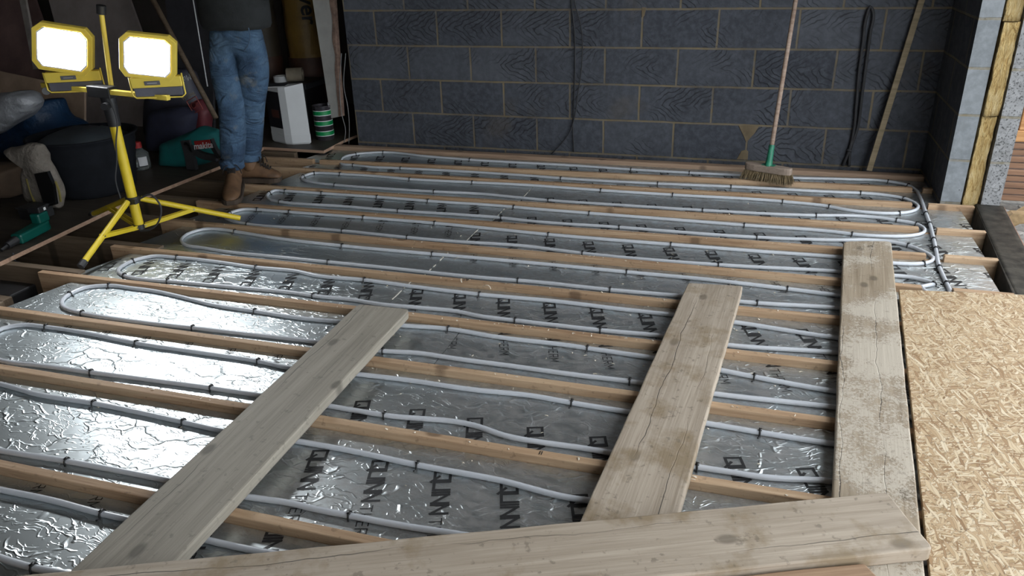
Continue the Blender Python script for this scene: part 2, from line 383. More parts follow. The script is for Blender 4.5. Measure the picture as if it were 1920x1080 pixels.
BRICK = plain('brick_edge', (0.22, 0.11, 0.07), 0.9, var=0.3, scale=14)
DIRT = plain('dark_ground', (0.035, 0.03, 0.026), 0.95, var=0.5, scale=8, bump=0.6, bscale=30)
EARTH = plain('rubble_ground', (0.10, 0.09, 0.08), 0.95, var=0.6, scale=22, bump=0.9, bscale=40)
STONE = plain('pale_rubble', (0.20, 0.185, 0.17), 0.9, var=0.35, scale=18, bump=0.6)
STONEY = plain('yellow_rubble', (0.24, 0.16, 0.08), 0.9, var=0.35, scale=18, bump=0.6)
OWOOD = wood('orange_timber', (0.28, 0.125, 0.04), (0.42, 0.21, 0.08), (0.55, 0.31, 0.14))
OWOODD = wood('brown_slats', (0.12, 0.06, 0.035), (0.20, 0.105, 0.06), (0.27, 0.15, 0.09))
DARKWALL = plain('dark_wall', (0.075, 0.062, 0.055), 0.9, var=0.35, scale=3)
CEIL = plain('ceiling_boards', (0.16, 0.14, 0.12), 0.9, var=0.3, scale=3)
PLASTER = plain('grey_plaster', (0.13, 0.12, 0.115), 0.9, var=0.3, scale=4)
SKIN = plain('skin', (0.45, 0.27, 0.20), 0.5, var=0.08)
KNIT = plain('dark_jumper', (0.014, 0.016, 0.017), 0.95, var=0.3, scale=20, bump=0.5, bscale=120)
HAIR = plain('brown_hair', (0.05, 0.03, 0.02), 0.7, var=0.3, scale=60)
LEATHER = plain('tan_leather', (0.125, 0.066, 0.032), 0.7, var=0.4, scale=14, bump=0.35)
SOLE = plain('boot_sole', (0.045, 0.03, 0.02), 0.85, var=0.3)
LACE = plain('boot_lace', (0.014, 0.009, 0.007), 0.9)
GLASSY = plain('clear_plastic', (0.55, 0.6, 0.6), 0.12, var=0.05, Transmission_Weight=0.85)
BAGW = plain('thin_white_bag', (0.36, 0.37, 0.40), 0.35, var=0.12, bump=1.0, bscale=11, Transmission_Weight=0.15)
CANM = plain('can_body', (0.075, 0.07, 0.08), 0.3, 0.6, var=0.15)
GREENB = plain('green_band', (0.0, 0.20, 0.055), 0.45, var=0.08)
MORTAR = plain('mortar', (0.15, 0.115, 0.07), 0.95, var=0.25, bump=0.5)
EDGEW = plain('cut_foil_edge', (0.55, 0.52, 0.46), 0.7)
SHAV = plain('shaving', (0.62, 0.55, 0.45), 0.8, var=0.2)
REDDK = plain('dark_red_sack', (0.11, 0.018, 0.025), 0.6, var=0.3)
BACKBLK = blocks('block_wall', (0, 0.005))
RETBLK = blocks('return_block_wall', (0.1, 0.005), 'YZ', zig=False)
ENDBLK = blocks('block_ends', (0.0, 0.005), 'XZ', (0.185, 0.20, 0.215), (0.215, 0.23, 0.245), (0.20, 0.165, 0.10), zig=False, width=50.0)
AGGBLK = blocks('aggregate_block_ends', (0.0, 0.005), 'XZ', (0.24, 0.24, 0.245), (0.28, 0.28, 0.285), (0.19, 0.16, 0.10), zig=False, speckle=0.85, width=50.0)
LED = make_emit('led_panel', (0.93, 0.97, 1.0), LAMP_POWER)

# ------------------------------------------------------------------ the setting
bm = B(); box(bm, (-0.226, 0, -0.45), (3.566, 0.10, 2.35)); struct('wall_back', bm, BACKBLK)
bm = B(); box(bm, (3.472, -0.63, -0.3), (3.566, 0.0, 2.35)); o = struct('wall_right', bm, [RETBLK, ENDBLK])
for p in o.data.polygons:
    if p.normal.y < -0.5: p.material_index = 1
bm = B(); box(bm, (3.653, -0.65, -0.02), (3.738, 0.1, 2.35)); struct('wall_right_outer_leaf', bm, AGGBLK)
bm = B(); box(bm, (-5.3, -6.7, -0.45), (3.62, 1.6, -0.40)); struct('floor', bm, DIRT)
bm = B(); box(bm, (-5.3, -6.7, 2.35), (3.74, 1.6, 2.45)); struct('ceiling', bm, CEIL)
bm = B(); box(bm, (-5.3, -6.7, -0.45), (-5.2, 1.6, 2.35)); struct('wall_left', bm, DARKWALL)
bm = B(); box(bm, (-5.2, 1.3, -0.45), (-0.226, 1.4, 2.35)); struct('wall_far_left', bm, DARKWALL)
bm = B(); box(bm, (-0.226, 0.1, -0.45), (-0.18, 1.3, 2.35)); struct('wall_recess_side', bm, DARKWALL)
bm = B(); box(bm, (-5.3, -6.8, -0.45), (3.10, -6.7, 2.45)); struct('wall_front', bm, PLASTER)
# low wall under the opening on the right, its membrane and the brick outer edge
P0 = Vector((3.632, -0.645, 0)); DIRR = Vector((-0.083, -1.0, 0)).normalized()
def sill(u0, u1, z0, z1, length=6.2, y_off=0.0):
    b = B(); nrm = Vector((1, -0.083, 0)).normalized()
    a = P0 + nrm * u0 + DIRR * y_off; c = P0 + nrm * u1 + DIRR * y_off
    prism(b, [a.to_2d(), (a + DIRR * length).to_2d(), (c + DIRR * length).to_2d(), c.to_2d()], z0, z1); return b
struct('wall_right_sill', sill(0.012, 0.115, -0.45, -0.010), BRICK)
struct('trim_brick_edge', sill(0.118, 0.128, -0.30, -0.004), BRICK)
b = sill(0.0, 0.122, -0.006, -0.001)
bmesh.ops.subdivide_edges(b, edges=list(b.edges), cuts=6, use_grid_fill=True); rumple(b, 0.002, 14)
b4 = sill(-0.004, 0.006, -0.24, -0.004); mp_ = {v: b.verts.new(v.co) for v in b4.verts}  # added black drape on the sill's inner face, standing in for the gap's shade
for f in b4.faces: b.faces.new([mp_[v] for v in f.verts])
b4.free()
for v in b.verts:
    if v.co.y > -0.68: v.co.z += 0.004
tag(obj('damp_proof_membrane', b, DPC, smooth=True), 'black damp proof membrane strip along the low wall at right', 'membrane')
bm = B(); box(bm, (3.10, -9, -0.36), (12, 9, -0.30))
bmesh.ops.subdivide_edges(bm, edges=list(bm.edges), cuts=30, use_grid_fill=True)
for v in bm.verts:
    if v.co.z > -0.33: v.co.z += 0.05 * noise.noise(v.co * 3.0)
struct('ground_outside', bm, EARTH, smooth=True)

# insulation slabs in the cavity
ends = [(-0.05, 0.445), (0.445, 0.883), (0.883, 1.40), (1.40, 2.34)]
names = ['lowest yellow mineral wool slab in the wall cavity, its foot frayed', 'second yellow mineral wool slab up in the wall cavity',
         'yellow mineral wool slab in the cavity at the top of the frame', 'topmost yellow mineral wool slab under the ceiling in the cavity']
for i, (z0, z1) in enumerate(ends):
    bm = B(); box(bm, (3.576 + 0.002*(i % 2), -0.632 - 0.008*(i % 2), z0 + 0.002), (3.645 - 0.003*(i == 0), 0.05, z1 - 0.002))
    bmesh.ops.subdivide_edges(bm, edges=list(bm.edges), cuts=14, use_grid_fill=True); rumple(bm, 0.007, 22, i*5)
    for v in bm.verts: v.co += noise.noise_vector(v.co * 60) * 0.002
    tag(obj('insulation_slab', bm, YWOOL, smooth=True), names[i], 'insulation', 'mineral wool slabs in the cavity')

# ------------------------------------------------------------------ joists
def xmain(y): return 3.365 + 0.085 * (y + 1.138) if y < -1.138 else 3.365 + (y + 1.138) * (0.040 / 0.694)
JW = 0.030
JY = [(-0.462, -0.395), (-0.700, -0.672), (-1.092, -1.058), (-1.440, -1.412), (-1.778, -1.778), (-2.158, -2.142), (-2.508, -2.496), (-2.858, -2.846), (-3.232, -3.216), (-3.664, -3.648), (-4.04, -4.02)]
JOIST_END = [3.615, 3.62, 3.592, 3.566, 3.54, 3.512, 3.485, 3.455, 3.425, 3.39, 3.36]
JSTART = [-0.66, -0.53, -0.50, -0.47, -0.45, -0.41, -0.49, -0.62, -0.62, -0.62, -0.62]
TIPX = [3.40, 3.352, 3.328, 3.306, 3.235, 3.205, 3.175, 3.145, 3.115, 3.08, 3.05]
ords = ['first', 'second', 'third', 'fourth', 'fifth', 'sixth', 'seventh', 'eighth', 'ninth', 'tenth', 'eleventh']
notes = ['close to the wall plate', 'under the near edge of the broom', 'with chips of shavings on it', "behind the person's front boot", 'under the right foot of the yellow tripod',
         "just in front of the tripod's pole", 'under the near tripod foot', 'crossed by the left loose board', 'crossing under two loose boards',
         'running into the bottom edge of the frame', 'nearest the camera at the bottom left corner']
def jy(k, x): a, c = JY[k]; return a + (c - a) * (x - 1.0) / 2.0
for k in range(11):
    bm = B(); xn0 = TIPX[k] - 0.02; ym = jy(k, 3.35); xn1 = xmain(ym) + 0.016
    segs = [(JSTART[k], xn0, 0.0), (xn0, xn1, -0.030), (xn1, JOIST_END[k], 0.0)]
    if k == 0: segs = [(JSTART[k], -0.285, 0.0), (-0.285, -0.235, -0.030), (-0.235, 3.372, 0.0), (3.372, 3.425, -0.030), (3.425, JOIST_END[k], 0.0)]
    # one continuous profile with the notch cut into the top
    top = []
    for x0, x1, z in segs: top += [(x0, z), (x1, z)]
    nseg = len(top)
    def row(z_of, yo): return [bm.verts.new((x, jy(k, x) + yo, z_of(z))) for x, z in top]
    ft, nt_ = row(lambda z: z, 0.0), row(lambda z: z, -JW)
    fb, nb = row(lambda z: -0.20, 0.0), row(lambda z: -0.20, -JW)
    for i in range(nseg - 1):
        bm.faces.new((ft[i], ft[i+1], nt_[i+1], nt_[i])); bm.faces.new((fb[i+1], fb[i], nb[i], nb[i+1]))
        if top[i][0] != top[i+1][0]:
            bm.faces.new((ft[i+1], ft[i], fb[i], fb[i+1])); bm.faces.new((nt_[i], nt_[i+1], nb[i+1], nb[i]))
    bm.faces.new((ft[0], nt_[0], nb[0], fb[0])); bm.faces.new((nt_[-1], ft[-1], fb[-1], nb[-1]))
    bmesh.ops.remove_doubles(bm, verts=bm.verts, dist=1e-5)
    tag(obj('floor_joist', bm, JOIST, bevel=0.003), f'pale floor joist, {ords[k]} from the block wall, {notes[k]}', 'joist', 'timber floor joists')
bm = B(); prism(bm, [(-0.42, -0.165), (3.47, -0.175), (3.47, -0.105), (-0.42, -0.10)], -0.2, 0.0)
tag(obj('wall_plate', bm, RAIL, bevel=0.012), 'reddish brown timber wall plate along the foot of the block wall', 'timber rail')
for jn, (u_, v_), tx_ in ((5, (868, 531), 'I:9'), (3, (957, 425), 'I:9'), (8, (1066, 735), 'II'), (6, (1300, 578), '118')):
    jo = bpy.data.objects['floor_joist' + ('.%03d' % jn if jn else '')]; p = at(u_, v_, z=0.0006); p.y = jy(jn, p.x) - JW*0.5
    b2 = B(); text_mesh(tx_, 0.024, Matrix.Translation(p), b2, extrude=0.0002); obj('pencil_mark', b2, INK, parent=jo)
wb = bpy.data.objects['wall_back']
for poly in ([(1384, 235), (1424, 236), (1415, 250), (1404, 262), (1399, 268), (1394, 255)], [(1390, 283), (1398, 281), (1403, 284), (1402, 300), (1381, 299)], [(1203, 14), (1212, 14), (1208, 30), (1203, 34)]):
    P_ = [at(u_, v_, y=-0.004) for u_, v_ in poly]; b2 = B(); va = [b2.verts.new(p) for p in P_]; vb = [b2.verts.new(p + Vector((0, 0.008, 0))) for p in P_]
    b2.faces.new(va); b2.faces.new(vb[::-1])
    for k in range(len(P_)): b2.faces.new((va[k], vb[k], vb[(k+1) % len(P_)], va[(k+1) % len(P_)]))
    obj('mortar_smear', b2, MORTAR, parent=wb, bevel=0.003)
# old joists lapped behind the new ones, running under the dark floor at left
for k, (ya, x1) in enumerate([(-0.30, -0.42), (-0.60, -0.50), (-1.03, -0.40), (-1.37, -0.40), (-1.70, -0.30), (-2.075, -0.19), (-2.425, -0.33), (-2.79, -0.40), (-3.17, -0.40)]):
    bm = B(); box(bm, (-3.0, ya - 0.055, -0.22), (x1 - (0.12 if k < 2 else 0), ya - 0.012, -0.016))
    tag(obj('old_floor_joist', bm, OLDJOIST, bevel=0.003), f'dark old joist under the raw floor edge, {ords[k]} from the back', 'joist', 'old joists under the dark floor')

# ------------------------------------------------------------------ foil boards with their printing
FZ = -0.027
GL = {'Q': (0.036, [[(0, 0), (0, 1), (1, 1), (1, 0), (0, 0)], [(0.55, 0.28), (1.12, -0.2)]]),
      'U': (0.033, [[(0, 1), (0, 0), (1, 0), (1, 1)]]), 'I': (0.006, [[(0.5, 0), (0.5, 1)]]),
      'N': (0.033, [[(0, 0), (0, 1)], [(0, 1), (1, 0)], [(1, 0), (1, 1)]]),
      'T': (0.022, [[(0, 1), (1, 1)], [(0.5, 0), (0.5, 1)]]), 'H': (0.018, [[(0, 0), (0, 1)], [(1, 0), (1, 1)], [(0, .5), (1, .5)]]),
      'E': (0.016, [[(1, 0), (0, 0), (0, 1), (1, 1)], [(0, .5), (.85, .5)]]),
      'R': (0.018, [[(0, 0), (0, 1), (1, 1), (1, .48), (0, .48)], [(.5, .48), (1, 0)]]),
      'M': (0.023, [[(0, 0), (0, 1), (.5, .35), (1, 1), (1, 0)]])}
def clip(poly, x0, x1, y0, y1):
    for ax, lim, s in ((0, x0, 1), (0, x1, -1), (1, y0, 1), (1, y1, -1)):
        out = []
        for i in range(len(poly)):
            a, c = poly[i], poly[(i+1) % len(poly)]
            da, dc = (a[ax] - lim) * s, (c[ax] - lim) * s
            if da >= 0: out.append(a)
            if da * dc < 0:
                t = da / (da - dc); out.append((a[0] + (c[0]-a[0])*t, a[1] + (c[1]-a[1])*t))
        poly = out
        if len(poly) < 3: return []
    return poly
def print_column(bm, bx, y0, cw, rect, slant=0.0):
    u = 0.0
    def place(a, v):
        cs, sn = math.cos(0.32 + slant), math.sin(0.32 + slant)      # the print runs askew on the boards
        if cw: return (bx + v * cs + sn * a, y0 - cs * a + sn * v)
        return (bx - v * cs - sn * a, y0 + cs * a - sn * v)
    for word, h, tk, gap in (('QUINN', 0.042, 0.0080, 0.0068), ('THERM', 0.030, 0.0032, 0.010)):
        for ch in word:
            wd, strokes = GL[ch]
            for st in strokes:
                for (a, b), (c, d) in zip(st, st[1:]):
                    p = Vector((u + a*wd, b*h)); q = Vector((u + c*wd, d*h)); t = (q - p).normalized() * tk/2; n = Vector((-t.y, t.x))
                    quad = [p - t - n, q + t - n, q + t + n, p - t + n]
                    poly = clip([place(*z) for z in quad], *rect)
                    if len(poly) >= 3:
                        z = FZ + 0.0007 + 0.00002 * random.random()
                        bm.faces.new([bm.verts.new((x, y, z)) for x, y in poly])
            u += wd + gap
        u += 0.012
# bay k lies between joist k-1 and joist k (bay 0: wall plate to first joist)
SEAM = [1.34, 1.33, 1.31, 1.27, 1.24, 1.21, 1.18, 1.55, 1.28, 1.29, 1.30]
LEFT = [-0.42, -0.33, -0.30, -0.33, -0.36, -0.355, -0.345, -0.35, -0.62, -0.62, -0.62]
PRINT = {  # bay: (left board: phase x, y of Q, clockwise) , (right board ...)
    0: ((0.05, -0.24, True), (0.08, -0.26, True)), 1: ((-0.02, -0.62, False), (0.06, -0.56, True)),
    2: (None, (1.81, -0.895, True)), 3: ((0.012, -1.262, False), (0.09, -1.235, True)),
    4: ((0.05, -1.30, True), (1.406, -1.526, True)), 5: (None, (0.10, -1.60, True)),
    6: ((-0.262, -2.366, False), (1.593, -2.236, True)), 7: (None, (1.637, -2.372, True)),
    8: ((0.11, -2.62, True), (1.394, -3.082, True)), 9: (None, (1.398, -3.350, True)), 10: ((0.646, -3.42, True), (1.443, -3.62, True))}
bayname = ['between wall plate and first joist', 'between the first and second joists', 'between the second and third joists', 'between the third and fourth joists', 'between the fourth and fifth joists',
           'between the fifth and sixth joists', 'between the sixth and seventh joists', 'between the seventh and eighth joists', 'between the eighth and ninth joists', 'between the ninth and tenth joists', 'nearest the camera, past the tenth joist']
for k in range(11):
    for side in (0, 1):
        x0, x1 = (LEFT[k], SEAM[k] - 0.0015) if side == 0 else (SEAM[k] + 0.0015, JOIST_END[k] - 0.03)
        yf = (lambda x: -0.17) if k == 0 else (lambda x: jy(k-1, x) - JW - 0.0015)
        yn = lambda x: jy(k, x) + 0.0015
        sk = 0.02 if (side == 0 and 3 < k < 8) else 0.0
        bm = B(); prism(bm, [(x0 + 0.05*(side == 0), yf(x0)), (x0 - sk, yn(x0)), (x1, yn(x1)), (x1, yf(x1))], FZ - 0.06, FZ)
        bo = obj('foil_insulation_board', bm, FOIL)
        lr = ('left', 'right')[side]
        extra = '' if k != 8 or side else ', glaring under the work lights'
        tag(bo, f'{lr} silver foil faced insulation board {bayname[k]}', 'insulation board', 'foil faced boards between the joists')
        if side == 0 and k in (2, 3, 4, 5, 6):
            b2 = B(); yy = [yn(x1) + (yf(x1) - yn(x1)) * q / 14 for q in range(15)]
            for q in range(14):
                if noise.noise(Vector((k * 5.1, q * 0.9, 0))) > -0.12: box(b2, (x1 - 0.0035, yy[q] + 0.001, FZ - 0.001), (x1 + 0.0005 + 0.001*random.random(), yy[q+1], FZ + 0.0016))
            if len(b2.faces): obj('cut_edge', b2, EDGEW, parent=bo)
            else: b2.free()
        pr = PRINT.get(k, (None, None))[side]
        if pr:
            ph, y0, cw = pr; i0 = math.floor((x0 - ph) / 0.1905) - 1
            for i in range(i0, i0 + 24):
                bm = B(); bx = 2.535 + (ph + 0.1905 * i - 2.535) * 0.9932
                if bx > x1 + 0.06: bm.free(); break
                yq = -4.92 + (y0 + 4.92) * 0.9932
                print_column(bm, bx, yq + (jy(max(k-1, 0), bx) - jy(max(k-1, 0), 2.0)) * (k > 0), cw, (x0 + 0.06*(side == 0), x1, yn(bx) + 0.002, yf(bx) - 0.002), slant=random.uniform(-.02, .02))
                if len(bm.faces): obj('printed_words', bm, INK, parent=bo)
                else: bm.free()

# ------------------------------------------------------------------ the heating pipe, one serpentine
A1 = (420, 260, 3.2); A2 = (980, 260, 3.2); A3 = (0, 460, 3.177); A4 = (0, 740, 3.177); A5 = (520, 500, 3.4286); A6 = (480, 760, 3.0968); A7 = (1040, 500, 2.909); A8 = (1040, 760, 2.1818); G8 = (1560, 240, 3.178); G2 = (1330, 380, 3.254); Z2 = (0, 250, 3.483)
PR = 0.0085; PZ = FZ + PR + 0.0005
def W(fr, pts): return [at(u, v, z=PZ) for u, v in zp(*fr, pts)]
runs = []
main = [Vector((xmain(y), y, PZ)) for y in (-4.2, -3.6, -3.0, -2.4, -1.9)] + W(G8, [(705, 980), (680, 920), (640, 830), (620, 730), (605, 660), (585, 580), (560, 510), (543, 460), (521, 405)])
R = {}
R[1] = W(G8, [(500, 370), (455, 342), (335, 318)]) + W(A2, [(1920, 243), (1620, 236), (1310, 220), (1000, 205), (650, 185), (300, 161), (0, 145)]) + W(A1, [(1475, 127), (1200, 105), (955, 82), (790, 93), (725, 108), (704, 124)])
R[2] = W(A1, [(725, 145), (775, 159), (880, 170), (1060, 178), (1400, 195), (1700, 214)]) + W(A2, [(0, 220), (230, 238), (810, 270), (1250, 288), (1920, 322)]) + W(G8, [(170, 387), (300, 397), (430, 420), (490, 445)])
R[3] = W(G8, [(513, 467), (490, 492), (400, 507), (250, 505), (100, 490)]) + W(A2, [(1840, 407), (1560, 377), (900, 337), (470, 310), (0, 277)]) + W(A1, [(1490, 262), (1115, 243), (900, 218), (720, 200), (620, 198), (540, 206), (480, 224), (462, 238)])
R[4] = W(A1, [(480, 251), (530, 262), (665, 277), (1000, 302), (1260, 318), (1550, 332)]) + W(A2, [(0, 356), (155, 370), (600, 400), (1080, 430), (1760, 460)]) + W(G8, [(0, 521), (200, 527), (385, 550), (505, 573)])
R[5] = W(G8, [(552, 605), (540, 626), (480, 640), (300, 644), (120, 632)]) + W(A2, [(1920, 565), (1330, 519), (800, 478), (400, 447), (0, 415)]) + W(A1, [(1740, 410), (1225, 374), (925, 346), (760, 330), (615, 312), (500, 299), (400, 297), (310, 310), (262, 334), (256, 350)])
R[6] = W(A1, [(280, 367), (335, 378), (700, 405), (1045, 433), (1400, 455), (1665, 475)]) + W(A2, [(0, 490), (580, 532), (1405, 592), (1700, 604)]) + W(G8, [(90, 668), (200, 666), (345, 677), (455, 700), (540, 735)])
R[7] = W(G8, [(602, 772), (590, 795), (545, 806), (370, 806)]) + W(A2, [(1900, 712), (1400, 675), (890, 635), (155, 575)]) + W(A1, [(1600, 540), (1265, 507), (840, 472), (650, 455), (410, 430), (300, 416), (220, 415), (110, 425), (35, 447), (8, 468)])
R[8] = W(A1, [(40, 492), (140, 512), (590, 543), (710, 553), (1100, 593), (1400, 618), (1700, 636)]) + W(A2, [(0, 643), (200, 668), (360, 688), (1175, 757), (1870, 795)]) + W(G8, [(380, 880), (480, 890), (605, 930)])
R[9] = W(A7, [(1540, 155), (1270, 121)]) + W(A2, [(1200, 855), (625, 800), (0, 740)]) + W(A1, [(1250, 692), (710, 643), (300, 595), (65, 557)]) + [at(u, v, z=PZ) for u, v in zp(*Z2, [(1430, 626), (1330, 626), (1230, 655), (1185, 690)])]
R[10] = [at(u, v, z=PZ) for u, v in zp(*Z2, [(1215, 730), (1330, 749)])] + W(A1, [(0, 676), (300, 707), (625, 740), (1000, 777), (1400, 820), (1750, 850)]) + W(A2, [(0, 853), (525, 907), (940, 943)]) + W(A7, [(1105, 198), (1530, 224)])
R[11] = W(A7, [(1530, 387), (980, 303), (640, 262), (350, 230), (0, 188)]) + W(A5, [(1300, 178), (900, 131), (560, 86), (240, 55)]) + W(A3, [(1779, 156), (1525, 131), (1270, 95), (1060, 69), (900, 66), (790, 92), (722, 128), (704, 150)])
R[12] = W(A3, [(735, 178), (850, 202), (1000, 213), (1400, 250), (1779, 287)]) + W(A5, [(230, 187), (480, 212), (650, 240), (900, 263), (1150, 287), (1300, 318), (1530, 346)]) + W(A7, [(0, 319), (250, 347), (590, 378), (940, 427), (1500, 467)])
R[13] = W(A7, [(1530, 680), (1090, 601), (900, 563), (530, 497), (180, 445)]) + W(A5, [(1920, 513), (1400, 450), (1100, 400), (800, 378)]) + W(A3, [(1779, 432), (1520, 392), (1300, 360), (1050, 300), (900, 268), (800, 253), (650, 240), (500, 254), (415, 290), (370, 330)])
R[14] = W(A3, [(375, 365), (415, 386), (490, 404), (800, 452), (1150, 491), (1500, 531), (1779, 562)]) + W(A5, [(680, 542), (900, 555), (1150, 592), (1500, 638), (1920, 696)]) + W(A7, [(410, 626), (860, 692), (1530, 767)])
R[15] = W(A8, [(1135, 157), (840, 111), (605, 71)]) + W(A7, [(400, 792), (95, 743)]) + W(A5, [(1650, 832), (1250, 790), (850, 731), (490, 689)]) + W(A3, [(1730, 732), (1540, 691), (1200, 640), (800, 580), (500, 521), (275, 487), (120, 476), (20, 494), (-50, 530), (-80, 575)])
R[16] = W(A3, [(-70, 640), (-20, 678), (60, 698), (200, 712), (545, 757), (900, 802), (1260, 850), (1540, 892)]) + W(A5, [(310, 892), (690, 955), (1300, 1030)]) + W(A6, [(1400, 162), (1920, 252)]) + W(A8, [(550, 247), (700, 270), (850, 293), (1130, 310)])
R[17] = W(A8, [(200, 402), (130, 388)]) + W(A6, [(1880, 546), (1400, 432), (940, 347), (550, 264), (200, 202)]) + W(A4, [(1310, 212), (1110, 167), (560, 52), (240, 2)]) + W(A3, [(0, 826), (-250, 780), (-420, 770), (-520, 800)])
R[18] = W(A4, [(-430, 232), (-200, 288), (0, 332), (400, 397), (980, 506), (1430, 602), (1779, 657)]) + W(A6, [(300, 592), (545, 641), (900, 707), (1160, 746), (1500, 808)])
R[19] = W(A4, [(1700, 960), (1560, 936), (1190, 856), (730, 737), (610, 710), (300, 627), (0, 566), (-250, 515), (-420, 500), (-500, 540)])
R[20] = W(A4, [(-430, 790), (-200, 880), (0, 971), (200, 1031), (350, 1060), (700, 1140)])
for i in range(1, 21):                     # every run stays clear of the joists either side of its bay
    k = 0 if i == 1 else 1 if i == 2 else (i + 1)//2
    for p in R[i]:
        if p.x > TIPX[min(k, 10)] - 0.12 or (i < 3 and p.x < -0.12): continue
        lo = jy(k, p.x) + PR + 0.002; hi = (jy(k-1, p.x) - JW if k else -0.175) - PR - 0.002
        p.y = min(max(p.y, lo), hi)
path = list(main) + R[1]
for i in range(2, 21):
    a = path[-1]; b_ = R[i][0]
    if i % 2 == 1 and i >= 9:           # right hand turns hidden under the sheet: round the end of the joist
        k = (i - 1) // 2; tx = TIPX[min(k, 10)]
        if i >= 17: tx = tx - 0.02
        ya, yb = a.y + 0.0, b_.y
        slope = 0.01
        ex = tx - 0.10
        if a.x < ex - .05: path.append(Vector((ex, ya - 0.0, PZ)))
        path.append(Vector((tx - 0.015, ya * 0.8 + yb * 0.2, PZ))); path.append(Vector((tx, (ya + yb)/2, PZ))); path.append(Vector((tx - 0.015, ya * 0.2 + yb * 0.8, PZ)))
        if b_.x < ex - .05: path.append(Vector((ex, yb, PZ)))
    path += R[i]
for p in path: p.z = PZ
cleaned = [path[0]]
for p in path[1:]:
    if (p - cleaned[-1]).length > 0.012: cleaned.append(p)
bm = B(); tube(bm, catmull(cleaned, 0.025), PR, 10)
tag(obj('heating_pipe', bm, PIPE, smooth=True), 'long grey plastic heating pipe snaking in loops between the joists over the foil', 'pipe')

# staples over the pipe
def clip_mesh():
    b = B(); r = PR + 0.0016; n = 9
    pth = [Vector((0.0, -r - 0.001, FZ - PZ))] + [Vector((0, -r*math.cos(math.pi*i/n), r*math.sin(math.pi*i/n))) for i in range(n+1)] + [Vector((0.0, r + 0.001, FZ - PZ)), Vector((0.004, r + 0.010, FZ - PZ + 0.002))]
    tube(b, pth, 0.0027, 6); box(b, (-0.0045, -0.006, r - 0.001), (0.0045, 0.006, r + 0.0022))
    return b
cp = {1: (A1, [(790, 93), (955, 82), (1475, 127)], A2, [(652, 185), (1000, 204)], G8, [(335, 318), (458, 341)]),
      2: (A1, [(775, 159), (1060, 178)], A2, [(230, 238), (810, 269), (1252, 288)], G8, [(170, 387), (432, 419)]),
      3: (A1, [(473, 228), (543, 206), (722, 200), (1117, 243), (1490, 262)], A2, [(470, 310), (900, 337), (1558, 376), (1838, 407)], G8, [(403, 506)]),
      4: (A1, [(665, 277), (1260, 318)], A2, [(157, 370), (1082, 430), (1762, 460)], G8, [(385, 550), (508, 574)]),
      5: (A1, [(275, 326), (400, 297), (615, 312), (925, 346), (1225, 374), (1742, 411)], A2, [(397, 447), (1330, 519)], G8, [(122, 632)]),
      6: (A1, [(337, 378), (1045, 433), (1665, 475)], A2, [(585, 532), (1405, 592)], G8, [(456, 700)]),
      7: (A1, [(36, 446), (220, 415), (412, 430), (840, 472), (1265, 507)], A2, [(155, 575), (890, 635)], G8, [(547, 806)]),
      8: (A1, [(140, 512), (710, 553), (1102, 593)], A2, [(357, 688), (1175, 757)], G8, [(607, 931)]),
      9: (A1, [(65, 557), (712, 643), (1255, 692)], A2, [(625, 800), (1590, 900)]),
      10: (A1, [(627, 740), (1760, 850)], A2, [(525, 907)], A7, [(1106, 198)]),
      11: (A3, [(790, 92), (1060, 69), (1525, 131)], A5, [(560, 86), (1305, 179)]),
      12: (A3, [(745, 182), (995, 213)], A5, [(230, 187), (1530, 346)], A7, [(248, 347)]),
      13: (A3, [(415, 290), (650, 240), (1520, 392)], A5, [(1100, 400)], A7, [(180, 445), (1090, 601)]),
      14: (A3, [(492, 404), (1150, 491)], A5, [(682, 542)], A7, [(410, 626)]),
      15: (A3, [(277, 487), (808, 581), (1545, 692)], A5, [(1888, 878)], A8, [(840, 111)]),
      16: (A3, [(548, 757), (1265, 851)], A5, [(690, 955)], A8, [(577, 253)]),
      17: (A3, [(556, 945), (1108, 1049)], A6, [(940, 347)]), 18: (A4, [(405, 398)], A6, [(545, 641)]), 19: (A4, [(613, 711)],), 20: (A4, [(205, 1032)],),
      0: (G2, [(1318, 65), (1345, 132), (1362, 222), (1378, 283), (1405, 395), (1445, 490)])}
dense = catmull(cleaned, 0.01)
first = None
ordn = ['first', 'second', 'third', 'fourth', 'fifth', 'sixth', 'seventh', 'eighth', 'ninth', 'tenth', 'eleventh', 'twelfth', 'thirteenth', 'fourteenth', 'fifteenth', 'sixteenth', 'seventeenth', 'eighteenth', 'nineteenth', 'twentieth']
nclip = 0
for rn, spec in cp.items():
    pts = []
    for fr, pp in zip(spec[::2], spec[1::2]): pts += W(fr, pp)
    pts.sort(key=(lambda p: p.x) if rn else (lambda p: -p.y))
    for j, p in enumerate(pts):
        i = min(range(1, len(dense) - 1), key=lambda q: (dense[q] - p).length_squared); q = dense[i]; t = dense[i+1] - dense[i-1]
        if first is None: o = first = obj('pipe_clip', clip_mesh(), CLIP, smooth=True, local=True)
        else: o = first.copy(); C.objects.link(o)
        o.location = q; o.rotation_euler = (0, 0, math.atan2(t.y, t.x) + (math.pi if nclip % 3 == 0 else 0) * 0)
        where = f'{ordn[j]} black clip from the left on the {ordn[rn-1]} pipe run from the block wall' if rn else f'{ordn[j]} black clip from the back on the straight pipe beside the membrane'
        tag(o, where, 'clip', 'black clips on the heating pipe'); nclip += 1

